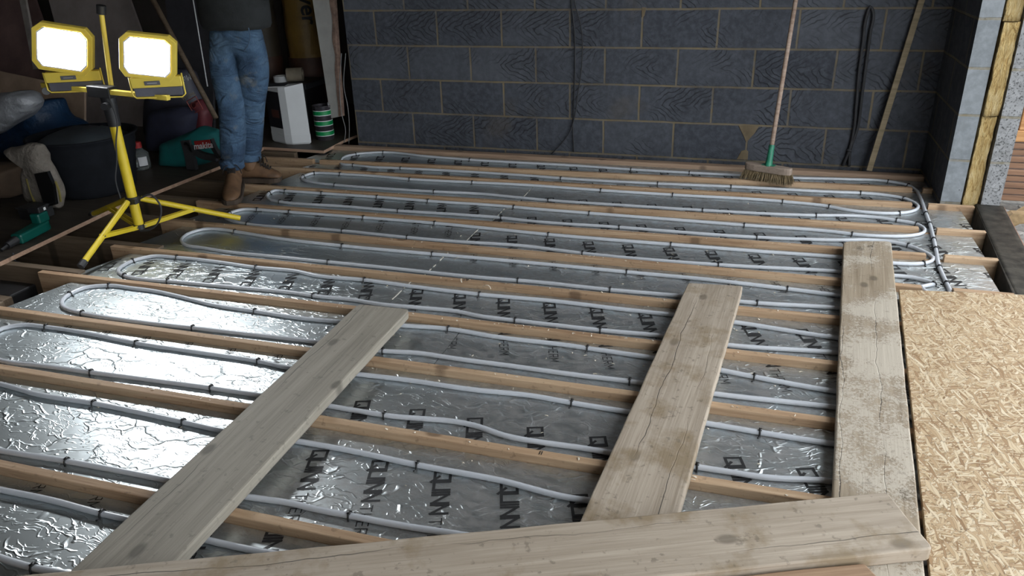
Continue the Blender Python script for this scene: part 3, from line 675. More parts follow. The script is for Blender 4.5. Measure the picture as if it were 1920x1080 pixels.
# ------------------------------------------------------------------ loose boards
def board(name, label, mat, far_l, far_r, near_l, near_r, z0, z1, bevel=0.004, chamf=0.0, group='loose scaffold boards', end_rag=0.0):
    """a plank from its four corners; its own X runs along the grain"""
    far_l, far_r, near_l, near_r = [Vector((p[0], p[1], 0)) for p in (far_l, far_r, near_l, near_r)]
    c = (far_l + far_r + near_l + near_r) / 4; ax = ((far_l + far_r) - (near_l + near_r)).normalized()
    ang = math.atan2(ax.y, ax.x); Mi = (Matrix.Translation(Vector((c.x, c.y, z0))) @ Matrix.Rotation(ang, 4, 'Z')).inverted()
    fl, fr, nl, nr = [(Mi @ Vector((p.x, p.y, z0))).to_2d() for p in (far_l, far_r, near_l, near_r)]
    poly = []
    def edge(a, b, n, rag):
        for i in range(n):
            q = a + (b - a) * (i / n); poly.append((q.x + rag * noise.noise(Vector((q.x*9, q.y*9, 3))), q.y + 0.0022 * noise.noise(Vector((q.x*7, q.y*7, 9)))))
    def corner(p, tow1, tow2, ch):
        if ch <= 0: return [p]
        return [p + (tow1 - p).normalized()*ch, p + (tow1 - p).normalized()*ch*0.25 + (tow2 - p).normalized()*ch*0.25, p + (tow2 - p).normalized()*ch]
    pts = []
    pts += corner(nl, fl, nr, 0)[:1]; pts = [nl, nr] + corner(fr, nr, fl, chamf) + corner(fl, fr, nl, chamf)
    for i in range(len(pts)):
        a, b2 = pts[i], pts[(i+1) % len(pts)]; L = (b2 - a).length
        edge(a, b2, max(1, int(L / 0.06)), end_rag if L < 0.3 else 0.0)
    bm = B(); prism(bm, poly, 0, z1 - z0)
    o = obj(name, bm, mat, local=True, bevel=bevel)
    o.location = (c.x, c.y, z0); o.rotation_euler = (0, 0, ang)
    return tag(o, label, 'plank', group)
def ext(a, b2, y):
    t = (y - a[1]) / (b2[1] - a[1]); return (a[0] + (b2[0]-a[0])*t, y)
BT = 0.036
aL0, aR0 = at(672, 569, z=BT), at(768, 579, z=BT); aL1, aR1 = at(300, 884, z=BT), at(590, 776, z=BT)
# the right edge of the top face is traced where it stays visible
board('scaffold_board', 'grey loose board lying diagonally over the joists at left, its far end cut square', PLANK_GREY, aL0, aR0, ext(aL0, at(135, 1065, z=BT), -4.28), ext(aR0, at(330, 1050, z=BT), -4.28), 0.0005, BT, bevel=0.006, chamf=0.018)
bL0, bR0 = at(1290, 530, z=BT), at(1393, 536, z=BT)
board('scaffold_board', 'weathered loose board with a long crack, in the middle of the floor', PLANK, bL0, bR0, ext(bL0, at(1090, 970, z=BT), -3.95), ext(bR0, at(1275, 955, z=BT), -3.95), 0.0005, BT, chamf=0.008, end_rag=0.012)
cL0, cR0 = at(1582, 452, z=BT), at(1671, 451, z=BT)
board('scaffold_board', 'mud splashed wide board beside the orange chipboard sheet', PLANK_MUD, cL0, cR0, ext(at(1577, 480, z=BT), at(1560, 925, z=BT), -4.3), ext(at(1680, 520, z=BT), at(1727, 990, z=BT), -4.3), 0.0005, BT, chamf=0.03, end_rag=0.006)
dz = 2*BT
d0 = at(1662, 922, z=dz); dd = (d0 - at(850, 1000, z=dz)).normalized(); d1 = at(1752, 1028, z=dz); dn = Vector((dd.y, -dd.x, 0))
wd = max(0.14, (d1 - d0).dot(dn))
d2 = at(1340, 1072, z=dz)
print('D width', wd, (d2 - d0).dot(dn), dd)
board('scaffold_board', 'stained board lying across the ends of the other boards at the bottom edge', PLANK, d0, d1, d0 - dd*2.6, d1 - dd*2.6 , BT + 0.0008, dz, chamf=0.012, end_rag=0.004)
e0 = d1 - dd*0.16 + dn*0.006
board('short_board', 'reddish brown board tucked along the near edge of the crossing board', PLANK_BROWN, e0, e0 + dn*0.16 + dd*0.03, e0 - dd*1.3, e0 - dd*1.3 + dn*0.16, BT + 0.0008, BT + 0.022, group='loose scaffold boards')
# oriented strand board sheet
oL = at(1686, 543, z=0.018); oLn = at(1741, 1050, z=0.018); oR = at(1920, 553, z=0.018)
ydir = (oLn - oL).normalized(); xdir = (oR - oL).normalized()
ln = oL + ydir * 2.44; bm = B()
prism(bm, [p.to_2d() for p in (oL, ln, ln + xdir*0.45, oL + xdir*0.45)], 0.002, 0.019)
tag(obj('strand_board_sheet', bm, OSB, bevel=0.0015), 'pale orange oriented strand board sheet laid over the joists at right', 'sheet')

# ------------------------------------------------------------------ dark boarded floor at left
fl = [at(u, v, z=0.002) for u, v in ((-60, 512), (0, 492), (212, 391), (412, 312))]
f2 = [at(u, v, z=0.002) for u, v in ((478, 287), (494, 276), (607, 283), (643, 264))]
poly = [p.to_2d() for p in fl + f2] + [(-0.24, 1.25), (-5.1, 1.25), (-5.1, -3.6), (-0.80, -3.6)]
bm = B(); prism(bm, poly, -0.016, 0.004)
o = obj('floor_old_boards', bm, [FLOORB, FLOOREDGE], keep=True); o['kind'] = 'structure'
for p in o.data.polygons:
    if abs(p.normal.z) < 0.5: p.material_index = 1
FLZ = 0.004

# ------------------------------------------------------------------ work light on its tripod
TY = -2.061; TX = -0.339
wl = thing('work_light_tripod', 'yellow tripod work light with two glaring white lamp heads', 'work light', (TX, TY, 0.02))
def tb(name, pts, r, mat, n=14, parent=wl, **k):
    b = B(); tube(b, pts, r, n, **k); return obj(name, b, mat, parent, autosmooth=True)
hubz = at(257, 375, y=TY).z; boty = at(266, 424, y=TY).z
tb('lower_tube', [(TX, TY, boty - 0.005), (TX, TY, at(213, 232, y=TY).z)], 0.0235, YEL, 20)
tb('clamp_sleeve', [(TX, TY, at(214, 236, y=TY).z), (TX, TY, at(207, 205, y=TY).z), (TX, TY, at(200, 172, y=TY).z)], [0.027, 0.031, 0.036], BLK, 20)
kn = tb('clamp_knob', [(TX + 0.02, TY - 0.03, 0.66), (TX + 0.035, TY - 0.07, 0.662)], 0.016, BLK, 10)
tb('upper_tube', [(TX, TY + 0.03, 0.70), at(190, 24, y=TY + .03)], 0.011, YELD, 12)
tb('end_knob', [at(190, 26, y=TY + .03), at(189.5, 10, y=TY + .03)], 0.02, BLK, 14)
tb('hub', [(TX, TY, hubz - 0.016), (TX, TY, hubz + 0.016)], 0.032, BLK, 18)
tb('bottom_hub', [(TX, TY, boty - 0.014), (TX, TY, boty + 0.010)], 0.028, BLK, 18)
feet = [at(152, 500, z=0.012), at(450, 409, z=0.02), at(172, 402, z=0.03)]
feet[0].z = 0.015
for i, f in enumerate(feet):
    h = Vector((TX, TY, hubz)); d = Vector((f.x - TX, f.y - TY, 0)).normalized()
    a = h + d * 0.036; lg = tb('leg', [a, f], 0.0135, YEL, 14)
    ax = (f - a).normalized()
    if i != 1: tb('rubber_foot', [f - ax*0.03, f + ax*0.004], 0.0165, BLK, 12, parent=lg)
    br = B(); s = a + (f - a) * (0.52 if i else 0.55); e = Vector((TX, TY, boty)) + d * 0.03
    for off in (-0.011, 0.011):
        sd = Vector((-d.y, d.x, 0)) * off; u = (s - e).normalized(); nn = u.cross(Vector((-d.y, d.x, 0)))
        M = basis(e + sd, u, Vector((-d.y, d.x, 0)), nn); L = (s - e).length
        box(br, (-0.008, -0.002, -0.010), (L + 0.008, 0.002, 0.010), M)
    bro = obj('leg_brace', br, YEL, wl, bevel=0.001)
    rv = B()
    for q in (s, e):
        sd = Vector((-d.y, d.x, 0)); tube(rv, [q - sd*0.015, q + sd*0.015], 0.004, 8)
    obj('rivet', rv, STEEL, bro)
lb = B(); box(lb, (TX + 0.02, TY - 0.034, hubz - 0.012), (TX + 0.045, TY - 0.02, hubz + 0.012)); obj('hub_lug', lb, BLK, wl, bevel=0.002)
# cross bar and the two heads
b0 = at(80, 159, y=TY - 0.02); b1 = at(316, 183, y=TY - 0.02); bu = (b1 - b0).normalized(); mid = (b0 + b1) / 2
bn = Vector((bu.y, -bu.x, 0)).normalized(); bup = bn.cross(bu) * -1
if bup.z < 0: bup = -bup
Mb = basis(b0, bu, bn * -1, bup); bb = B(); box(bb, (0, -0.012, -0.012), ((b1 - b0).length, 0.012, 0.010), Mb)
obj('cross_bar', bb, YELD, wl, bevel=0.002)
ck = Vector((TX, TY - 0.01, 0.722)); bb = B(); box(bb, (-0.075, -0.03, -0.028), (0.05, 0.03, 0.022), basis(ck, bu, -bn, bup)); obj('bar_clamp', bb, BLK, wl, bevel=0.004)
tb('bar_knob', [at(85, 166, y=TY - 0.03) - Vector((0, 0, 0.012)), at(85, 166, y=TY - 0.075) - Vector((0, 0, 0.012))], 0.017, BLK, 14)
def head(px, idx):
    """px: corners of the frame front in the photograph (octagon), on the plane of the lamp"""
    Y = TY - 0.05; fwd = Vector((0.42, -0.9, -0.10)).normalized()
    uc = sum(p[0] for p in px) / len(px); vc = sum(p[1] for p in px) / len(px); o0 = at(uc, vc, y=Y)
    P = []
    for u, v in px:
        d = (at(u, v, y=Y) - CAM).normalized(); P.append(CAM + d * ((o0 - CAM).dot(fwd) / d.dot(fwd)))
    c = sum(P, Vector()) / len(P)
    def fr(sc, dx=0.0, dz=0.0): return [c + (p - c) * sc + fwd * dx + Vector((0, 0, dz)) for p in P]
    hd = thing_part('lamp_housing', wl)
    # housing: ring frame and back shell
    rgt = Vector((0, 0, 1)).cross(fwd * -1).normalized() * -1
    if rgt.x < 0: rgt = -rgt
    upv_ = rgt.cross(fwd); upv_ = upv_ if upv_.z > 0 else -upv_
    b = B(); rings = [fr(0.96, -0.042), fr(1.0, -0.034), fr(1.0, -0.004), fr(0.985, 0.0), fr(0.83, 0.0), fr(0.82, -0.014)]
    rv = [[b.verts.new(p) for p in r] for r in rings]; n = len(P)
    for q, s_ in zip(rv, rv[1:]):
        for k in range(n): b.faces.new((q[k], q[(k+1) % n], s_[(k+1) % n], s_[k]))
    b.faces.new(rv[0])
    hous = obj('lamp_housing', b, YELD, wl)
    b = B(); rr = [[b.verts.new(p) for p in r] for r in (fr(0.835, 0.0025), fr(0.79, 0.0025), fr(0.765, -0.011))]
    for q, s_ in zip(rr, rr[1:]):
        for k in range(n): b.faces.new((q[k], q[(k+1) % n], s_[(k+1) % n], s_[k]))
    obj('reflector_rim', b, WHITEP, hous)
    b = B(); b.faces.new([b.verts.new(p) for p in fr(0.775, -0.006)]); obj('led_panel', b, LED, hous)
    for p in hous.children[-1].data.polygons:
        if p.normal.dot(fwd) < 0: hous.children[-1].data.flip_normals(); break
    L = lambda v: (v - c)
    xs = sorted(L(p).dot(rgt) for p in P); zs = sorted(L(p).dot(upv_) for p in P)
    Mh_ = basis(c, rgt, upv_, fwd)
    x0, x1 = xs[0] + 0.030, xs[-1] - 0.012; z1 = zs[0] + 0.022; z0 = z1 - 0.046
    b = B(); box(b, (x0, z0, -0.034), (x1, z1, -0.002), Mh_); obj('lamp_skirt', b, YELD, hous, bevel=0.004)
    cx = x0 + (x1 - x0) * 0.42
    b = B(); box(b, (cx - 0.032, z0 + 0.012, -0.003), (cx + 0.034, z0 + 0.030, 0.0015), Mh_); bd = obj('badge', b, plain('badge_grey', (0.10, 0.10, 0.11), 0.4), hous, bevel=0.001)
    b = B(); box(b, (cx - 0.020, z0 + 0.019, 0.0014), (cx + 0.022, z0 + 0.023, 0.0022), Mh_); obj('badge_mark', b, plain('badge_silver', (0.3, 0.3, 0.3), 0.4), bd)
    b = B(); box(b, (x0 + 0.006, z0 - 0.040, -0.032), (x1 - 0.006, z0 - 0.001, -0.008), Mh_); obj('battery_base', b, plain('clear_grey', (0.10, 0.10, 0.12), 0.3), hous, bevel=0.003)
    b = B(); zb = z0 - 0.044
    tube(b, [Mh_ @ Vector(q) for q in ((x0 - 0.004, z1, -0.012), (x0 - 0.004, zb + 0.012, -0.008), (x0 + 0.010, zb, -0.006), (x1 - 0.012, zb - 0.003, -0.006), (x1 + 0.004, zb + 0.010, -0.008), (x1 + 0.004, z1 + 0.01, -0.012))], 0.0035, 8)
    obj('tilt_bracket', b, YELD, hous, smooth=True)
def thing_part(name, parent): return None
head([(58, 52), (74, 41), (158, 54), (173, 71), (173, 130), (160, 143), (72, 130), (59, 114)], 0)
head([(222, 72), (236, 60), (314, 68), (329, 81), (329, 142), (318, 153), (234, 144), (223, 129)], 1)
# cables on the stand
tb('power_cable', catmull([(TX + 0.035, TY - 0.03, 0.70), (TX + 0.06, TY - 0.04, 0.60), (TX + 0.02, TY - 0.04, 0.48), at(219, 300, y=TY - 0.04), at(217, 340, y=TY - 0.04), at(226, 372, y=TY - 0.04)], 0.02), 0.0035, BLKM, 8)
tb('cable_loop', catmull([at(262, 372, y=TY - 0.05), at(285, 366, y=TY - 0.05), at(300, 384, y=TY - 0.05), at(299, 412, y=TY - 0.05), at(282, 430, y=TY - 0.05), at(264, 433, y=TY - 0.05)], 0.012), 0.0045, BLKM, 8)

# ------------------------------------------------------------------ the person
PYY = -1.17
pe = thing('person', 'person in blue jeans, dark jumper and tan laced boots standing behind the work light', 'person', (-0.30, PYY, 0.0))
def skin(name, mat, pts, edges, parent, sub=2, smooth=True):
    me = bpy.data.meshes.new(name); loc = ROOT[parent.name].inverted()
    me.from_pydata([loc @ Vector(p[0]) for p in pts], edges, []); o = bpy.data.objects.new(name, me); C.objects.link(o); o.parent = parent; me.materials.append(mat)
    s = o.modifiers.new('skin', 'SKIN'); s.use_smooth_shade = True; s.branch_smoothing = 0.6
    me.skin_vertices.new() if not me.skin_vertices else None
    for i, p in enumerate(pts):
        r = p[1]; me.skin_vertices[0].data[i].radius = r if isinstance(r, tuple) else (r, r); me.skin_vertices[0].data[i].use_root = (i == 0)
    u = o.modifiers.new('sub', 'SUBSURF'); u.levels = sub; u.render_levels = sub
    ROOT[o.name] = ROOT[parent.name]; return o
def jp(u, v, y): return at(u, v, y=y)
pel = jp(446, 62, PYY); hl = jp(418, 92, PYY - 0.0); hr = jp(474, 92, PYY + 0.02)
kl = jp(434, 195, PYY - 0.06); kr = jp(474, 182, PYY + 0.03); al = jp(434, 300, PYY - 0.05); ar = jp(467, 285, PYY + 0.10)
ml = jp(437, 250, PYY - 0.05); mr = jp(470, 235, PYY + 0.07); tl = jp(425, 140, PYY - 0.04); tr = jp(476, 135, PYY + 0.02)
chest = pel + Vector((0, 0, 0.36)); neck = pel + Vector((0, -0.01, 0.56)); sh = Vector((0.19, 0.02, 0))
hd_ = neck + Vector((0.0, -0.03, 0.14))
# body (skin surface): legs, trunk, arms folded at the chest, head and hands in one
pts = [(pel, (0.12, 0.09)), (pel + Vector((0, 0, 0.20)), (0.12, 0.085)), (chest, (0.135, 0.095)), (neck - Vector((0, 0, 0.05)), (0.075, 0.07)), (neck + Vector((0, 0, 0.02)), (0.055, 0.055)), (hd_, (0.07, 0.085)), (hd_ + Vector((0, 0.005, 0.10)), (0.078, 0.095)),
       (hl, 0.075), (tl, 0.068), (kl, 0.052), (ml, 0.052), (al, 0.036), (hr, 0.075), (tr, 0.068), (kr, 0.052), (mr, 0.052), (ar, 0.036)]
ed = [(0, 1), (1, 2), (2, 3), (3, 4), (4, 5), (5, 6), (0, 7), (7, 8), (8, 9), (9, 10), (10, 11), (0, 12), (12, 13), (13, 14), (14, 15), (15, 16)]
def arm(sgn):
    s0 = chest + Vector((sgn * 0.165, 0.01, 0.10)); el = s0 + Vector((sgn * 0.09, 0.03, -0.27)); wr = el + Vector((-sgn * 0.15, -0.20, 0.10)); hn = wr + Vector((-sgn * 0.055, -0.045, 0.02))
    i = len(pts); pts.extend([(s0, 0.058), (el, 0.043), (wr, 0.028), (hn, (0.036, 0.02))]); ed.extend([(2, i), (i, i+1), (i+1, i+2), (i+2, i+3)])
    d = (hn - wr).normalized(); up = Vector((0, 0, 1))
    for f in range(4):
        off = up * (0.027 - 0.018 * f); L = (0.036, 0.042, 0.039, 0.030)[f]
        j = len(pts); pts.extend([(hn + off + d*0.03, 0.0095), (hn + off + d*(0.03+L), 0.0085), (hn + off*0.9 + d*(0.04+L) + Vector((sgn*0.022, 0.0, 0)), 0.0078)])
        ed.extend([(i+3, j), (j, j+1), (j+1, j+2)])
    j = len(pts); pts.extend([(hn + up*0.035 - d*0.01, 0.011), (hn + up*0.06 + d*0.012, 0.0095)]); ed.extend([(i+3, j), (j, j+1)])
    return s0, el, wr
arml = arm(-1); armr = arm(1)
body = skin('body', SKIN, pts, ed, pe, sub=2)
jeans = skin('jeans', DENIM, [(pel + Vector((0, 0, 0.00)), (0.178, 0.125)), (pel + Vector((0, 0, 0.10)), (0.165, 0.115)), (hl, (0.108, 0.118)), (tl, (0.098, 0.10)), (kl, (0.074, 0.076)), (ml, (0.076, 0.080)), (al + Vector((0, 0, -0.03)), (0.066, 0.072)),
              (hr, (0.105, 0.118)), (tr, (0.095, 0.10)), (kr, (0.072, 0.076)), (mr, (0.074, 0.080)), (ar + Vector((0, 0, -0.03)), (0.064, 0.072))],
             [(0, 1), (0, 2), (2, 3), (3, 4), (4, 5), (5, 6), (0, 7), (7, 8), (8, 9), (9, 10), (10, 11)], pe, sub=3)
for c0, r in ((al, 0.056), (ar, 0.054)):
    b = B(); lathe(b, [(r - 0.002, -0.040), (r + 0.006, -0.050), (r + 0.013, -0.044), (r + 0.014, -0.006), (r + 0.004, 0.012)], (c0.x, c0.y, c0.z), 20, cap=False); rumple(b, 0.005, 30); obj('jeans_cuff', b, DENIM, jeans, smooth=True)
b = B(); hp = jp(410, 50, PYY - 0.13)
tube(b, catmull([jp(388, 50, PYY - 0.105), jp(405, 56, PYY - 0.128), jp(417, 58, PYY - 0.13), jp(422, 50, PYY - 0.13)], 0.01), 0.0022, 6); obj('pocket_seam', b, plain('seam', (0.03, 0.06, 0.11), 0.9), jeans)
b = B(); tube(b, catmull([jp(466, 52, PYY - 0.128), jp(469, 68, PYY - 0.13), jp(466, 82, PYY - 0.128), jp(458, 95, PYY - 0.118)], 0.01), 0.003, 6); obj('fly_seam', b, plain('seam_light', (0.06, 0.10, 0.16), 0.9), jeans)
hem = pel + Vector((0, 0, 0.055))
j_pts = [(hem + Vector((0, 0, 0.035)), (0.205, 0.15)), (hem + Vector((0, 0, 0.09)), (0.20, 0.148)), (pel + Vector((0, 0, 0.24)), (0.185, 0.14)), (chest, (0.19, 0.14)), (neck - Vector((0, 0, 0.045)), (0.095, 0.09))]
j_ed = [(0, 1), (1, 2), (2, 3), (3, 4)]
for s0, el, wr in (arml, armr):
    i = len(j_pts); j_pts += [(s0, 0.082), (el, 0.064), (wr, 0.045)]; j_ed += [(3, i), (i, i+1), (i+1, i+2)]
jump = skin('jumper', KNIT, j_pts, j_ed, pe, sub=2)
b = B(); lathe(b, [(0.180, -0.026), (0.193, -0.030), (0.203, -0.01), (0.208, 0.05), (0.205, 0.10), (0.198, 0.15)], (0, 0, 0), 32, Matrix.Translation(hem) @ Matrix.Diagonal((1.0, 0.74, 1.0, 1.0)), cap=False); rumple(b, 0.006, 18); obj('jumper_hem', b, KNIT, jump, smooth=True)
# face and hair
def blob(name, c, r, mat, parent, sc=(1, 1, 1)):
    b = B(); bmesh.ops.create_uvsphere(b, u_segments=20, v_segments=12, radius=1.0, matrix=Matrix.Translation(c) @ Matrix.Diagonal((r*sc[0], r*sc[1], r*sc[2], 1))); return obj(name, b, mat, parent, smooth=True)
hc = hd_ + Vector((0, 0, 0.05))
blob('hair', hc + Vector((0, 0.022, 0.045)), 0.095, HAIR, pe, (0.92, 1.0, 0.88))
for s in (-1, 1):
    blob('eye', hc + Vector((s*0.032, -0.083, 0.012)), 0.012, WHITEP, pe); blob('ear', hc + Vector((s*0.078, 0.01, 0.0)), 0.028, SKIN, pe, (0.35, 0.7, 1.0))
blob('nose', hc + Vector((0, -0.10, -0.012)), 0.017, SKIN, pe, (0.7, 1.0, 1.4)); blob('mouth', hc + Vector((0, -0.088, -0.05)), 0.022, plain('lips', (0.36, 0.15, 0.12), 0.5), pe, (1.0, 0.4, 0.3))
def boot(ankle, toe, lab):
    """lace-up work boot: shaft, foot and toe cap lofted, welted sole below"""
    gz = 0.002; d = Vector((toe.x - ankle.x, toe.y - ankle.y, 0)); L = d.length; d.normalize(); s = Vector((-d.y, d.x, 0)); heel = Vector((ankle.x, ankle.y, gz)) - d*0.075
    FL = L + 0.075; b = B(); rings = []
    prof = [(0.0, 0.028, 0.075), (0.05, 0.036, 0.11), (0.18, 0.042, 0.13), (0.36, 0.044, 0.135), (0.50, 0.045, 0.120), (0.63, 0.049, 0.098), (0.78, 0.052, 0.074), (0.90, 0.046, 0.064), (0.97, 0.032, 0.052), (1.0, 0.015, 0.038)]
    for q, wdt, h in prof:
        c = heel + d * (FL * q) + Vector((0, 0, 0.024)); ring = []
        for k in range(14):
            a = math.pi * k / 13; ring.append(b.verts.new(c + s * (wdt * math.cos(a)) + Vector((0, 0, (h - 0.024) * max(0.0, math.sin(a)) ** 0.7))))
        rings.append(ring)
    for q, r in zip(rings, rings[1:]):
        for k in range(13): b.faces.new((q[k], q[k+1], r[k+1], r[k]))
        b.faces.new((q[13], q[0], r[0], r[13]))
    b.faces.new(rings[0]); b.faces.new(rings[-1])
    sc = Vector((ankle.x, ankle.y, 0)) - d * 0.005
    tube(b, [sc + Vector((0, 0, 0.06)) + d*0.008, sc + Vector((0, 0, 0.11)), sc + Vector((0, 0, 0.16)) - d*0.004, sc + Vector((0, 0, 0.205)) - d*0.006], [0.052, 0.049, 0.052, 0.058], 18)
    bo = obj('boot', b, LEATHER, pe, smooth=True, sub=1)
    b = B(); n = 9; outl = []
    for q, wdt, h in prof: outl.append((heel + d*(FL*q) - d*0.004 + s*(wdt + 0.006)).to_2d())
    back = [(heel + d*(FL*q) - d*0.004 - s*(wdt + 0.006)).to_2d() for q, wdt, h in prof][::-1]
    prism(b, outl + back, gz, gz + 0.027); obj('sole', b, SOLE, bo, bevel=0.003)
    b = B(); base = sc + d*0.044
    for i in range(6):
        xx = (.057, .060, .072, .085, .099, .114)[i]; z = 0.150 - 0.014*i
        qq = (xx - 0.004 + 0.075) / FL; pr_ = [p_ for p_ in prof if p_[0] <= qq][-1]; nx_ = [p_ for p_ in prof if p_[0] > qq][0]
        zs_ = pr_[2] + (nx_[2] - pr_[2]) * (qq - pr_[0]) / (nx_[0] - pr_[0]) + 0.006
        z = max(zs_, 0.150) if i == 0 else max(zs_, 0.134) if i == 1 else zs_
        fwd = d * xx; ww = 0.022
        p = sc + fwd
        tube(b, [p - s*ww + Vector((0, 0, z)), p + d*0.007 + Vector((0, 0, z - 0.004)), p + s*ww + Vector((0, 0, z - 0.012))], 0.0042, 6)
        tube(b, [p + s*ww + Vector((0, 0, z)), p + d*0.009 + Vector((0, 0, z - 0.004)), p - s*ww + Vector((0, 0, z - 0.012))], 0.0042, 6)
    for sg in (-1, 1):
        tube(b, catmull([sc + d*0.060 + Vector((0, 0, 0.150)), sc + d*0.075 + s*(0.028*sg) + Vector((0, 0, 0.158)), sc + d*0.082 + s*(0.046*sg) + Vector((0, 0, 0.135)), sc + d*0.085 + s*(0.052*sg) + Vector((0, 0, 0.108))], 0.01), 0.0028, 6)
    obj('laces', b, LACE, bo, smooth=True); return bo
boot(al, at(432, 380, z=0.02), 'l'); boot(ar, at(528, 334, z=0.02), 'r')

# ------------------------------------------------------------------ broom, batten and cables at the block wall
bc = Vector((2.612, -0.43, 0.0)); bd = (at(1490, 345, z=0) - at(1395, 330, z=0)).normalized(); bd.z = 0; bd.normalize(); bs = Vector((-bd.y, bd.x, 0))
br = thing('broom', 'old wooden broom with green socket leaning against the block wall', 'broom', bc)
b = B(); L = 0.136; wv = 0.030; ol = []
for k in range(24):
    a = 2*math.pi*k/24; cx, cy = math.cos(a), math.sin(a); ol.append((math.copysign(abs(cx)**0.45, cx)*L, math.copysign(abs(cy)**0.8, cy)*wv))
Mh = basis(bc + Vector((0, 0, 0)), bd, bs, Vector((0, 0, 1)))
prism(b, ol, 0.052, 0.092, Mh); head_ = obj('broom_block', b, BROOMB, br, bevel=0.006)
b = B(); rnd = random.Random(3)
for i in range(27):
    for j in range(4):
        x = -0.128 + 0.256*i/26; y = -0.022 + 0.0147*j
        for q in range(5):
            sx = x*1.12 + rnd.uniform(-.012, .012); sy = y*1.7 + rnd.uniform(-.012, .012) - 0.004
            p0 = Mh @ Vector((x + rnd.uniform(-.002, .002), y + rnd.uniform(-.002, .002), 0.054)); p1 = Mh @ Vector((sx, sy, 0.001))
            tube(b, [p0, (p0 + p1)/2 + Vector((0, 0, 0.002)), p1], [0.0022, 0.002, 0.001], 3, cap=False)
ro = obj('bristles', b, BRIST, br)
hb = bc + Vector((0, 0, 0.10)); ht = at(1492, 0, y=-0.15); hd2 = (ht - hb).normalized(); top = hb + hd2 * ((hb.y + 0.016) / -hd2.y if hd2.y < 0 else (-0.016 - hb.y) / hd2.y)
b = B(); tube(b, [hb + hd2*0.02, hb + hd2*0.5, top], 0.0125, 12); obj('broom_handle', b, BROOMW, br, smooth=True)
b = B(); tube(b, [hb - hd2*0.02, hb + hd2*0.02, hb + hd2*0.105], [0.024, 0.018, 0.0155], 14); prism(b, [(-0.036, -0.02), (0.036, -0.02), (0.036, 0.02), (-0.036, 0.02)], 0.0915, 0.0945, Mh); obj('handle_socket', b, GREENP, br, autosmooth=True)
p0 = at(1630, 318, y=-0.10); p1 = at(1728, 0, y=-0.03); u = (p1 - p0).normalized(); p0 = p0 - u * (p0.z - 0.001) / u.z; p1 = p0 + u * ((-0.012 - p0.y) / u.y)
b = B(); sd = Vector((0, -1, 0)); sd = (sd - u*sd.dot(u)).normalized(); M = basis(p0, u, sd.cross(u) * -1, sd); box(b, (0, -0.016, -0.011), ((p1 - p0).length, 0.016, 0.008), M)
o = obj('timber_batten', b, BATTENW, bevel=0.002); tag(o, 'thin timber batten leaning on the block wall near the right corner', 'batten')
def cable(name, label, pxs, y, r, mat=BLKM, extra=None, n=8):
    b = B(); tube(b, catmull([at(u_, v_, y=y) for u_, v_ in pxs], 0.02), r, n)
    if extra: extra(b)
    return tag(obj(name, b, mat, smooth=True), label, 'cable', 'cables hanging on the block wall')
up = lambda q: [(q[0] + (q[0]-960)*0.08, -120)] + [q]
cable('hanging_cable', 'thin black cable hanging straight down the middle of the block wall', up((1071, 0)) + [(1077, 60), (1078, 130), (1076, 190), (1074, 235), (1076, 285)], -0.010, 0.004)
cable('hanging_cable', 'thin black cable bowing out then trailing left at the foot of the block wall', up((1077, 0)) + [(1090, 55), (1091, 120), (1083, 180), (1076, 225), (1068, 248), (1052, 270), (1034, 289)], -0.020, 0.0035)
def tie(b): tube(b, [at(1588, 281, y=-0.03), at(1597, 283, y=-0.03)], 0.007, 8)
cable('cable_bundle', 'thick black cable folded double hanging right of the broom', [(1580, 311), (1592, 283), (1600, 250), (1606, 190), (1610, 140), (1618, 80), (1625, 30), (1632, 12), (1637, 22), (1632, 60), (1624, 120), (1616, 180), (1608, 240), (1594, 283), (1592, 312)], -0.022, 0.0085, extra=tie)

# ------------------------------------------------------------------ clutter at the back left
def yb(u, v): return at(u, v, z=FLZ)
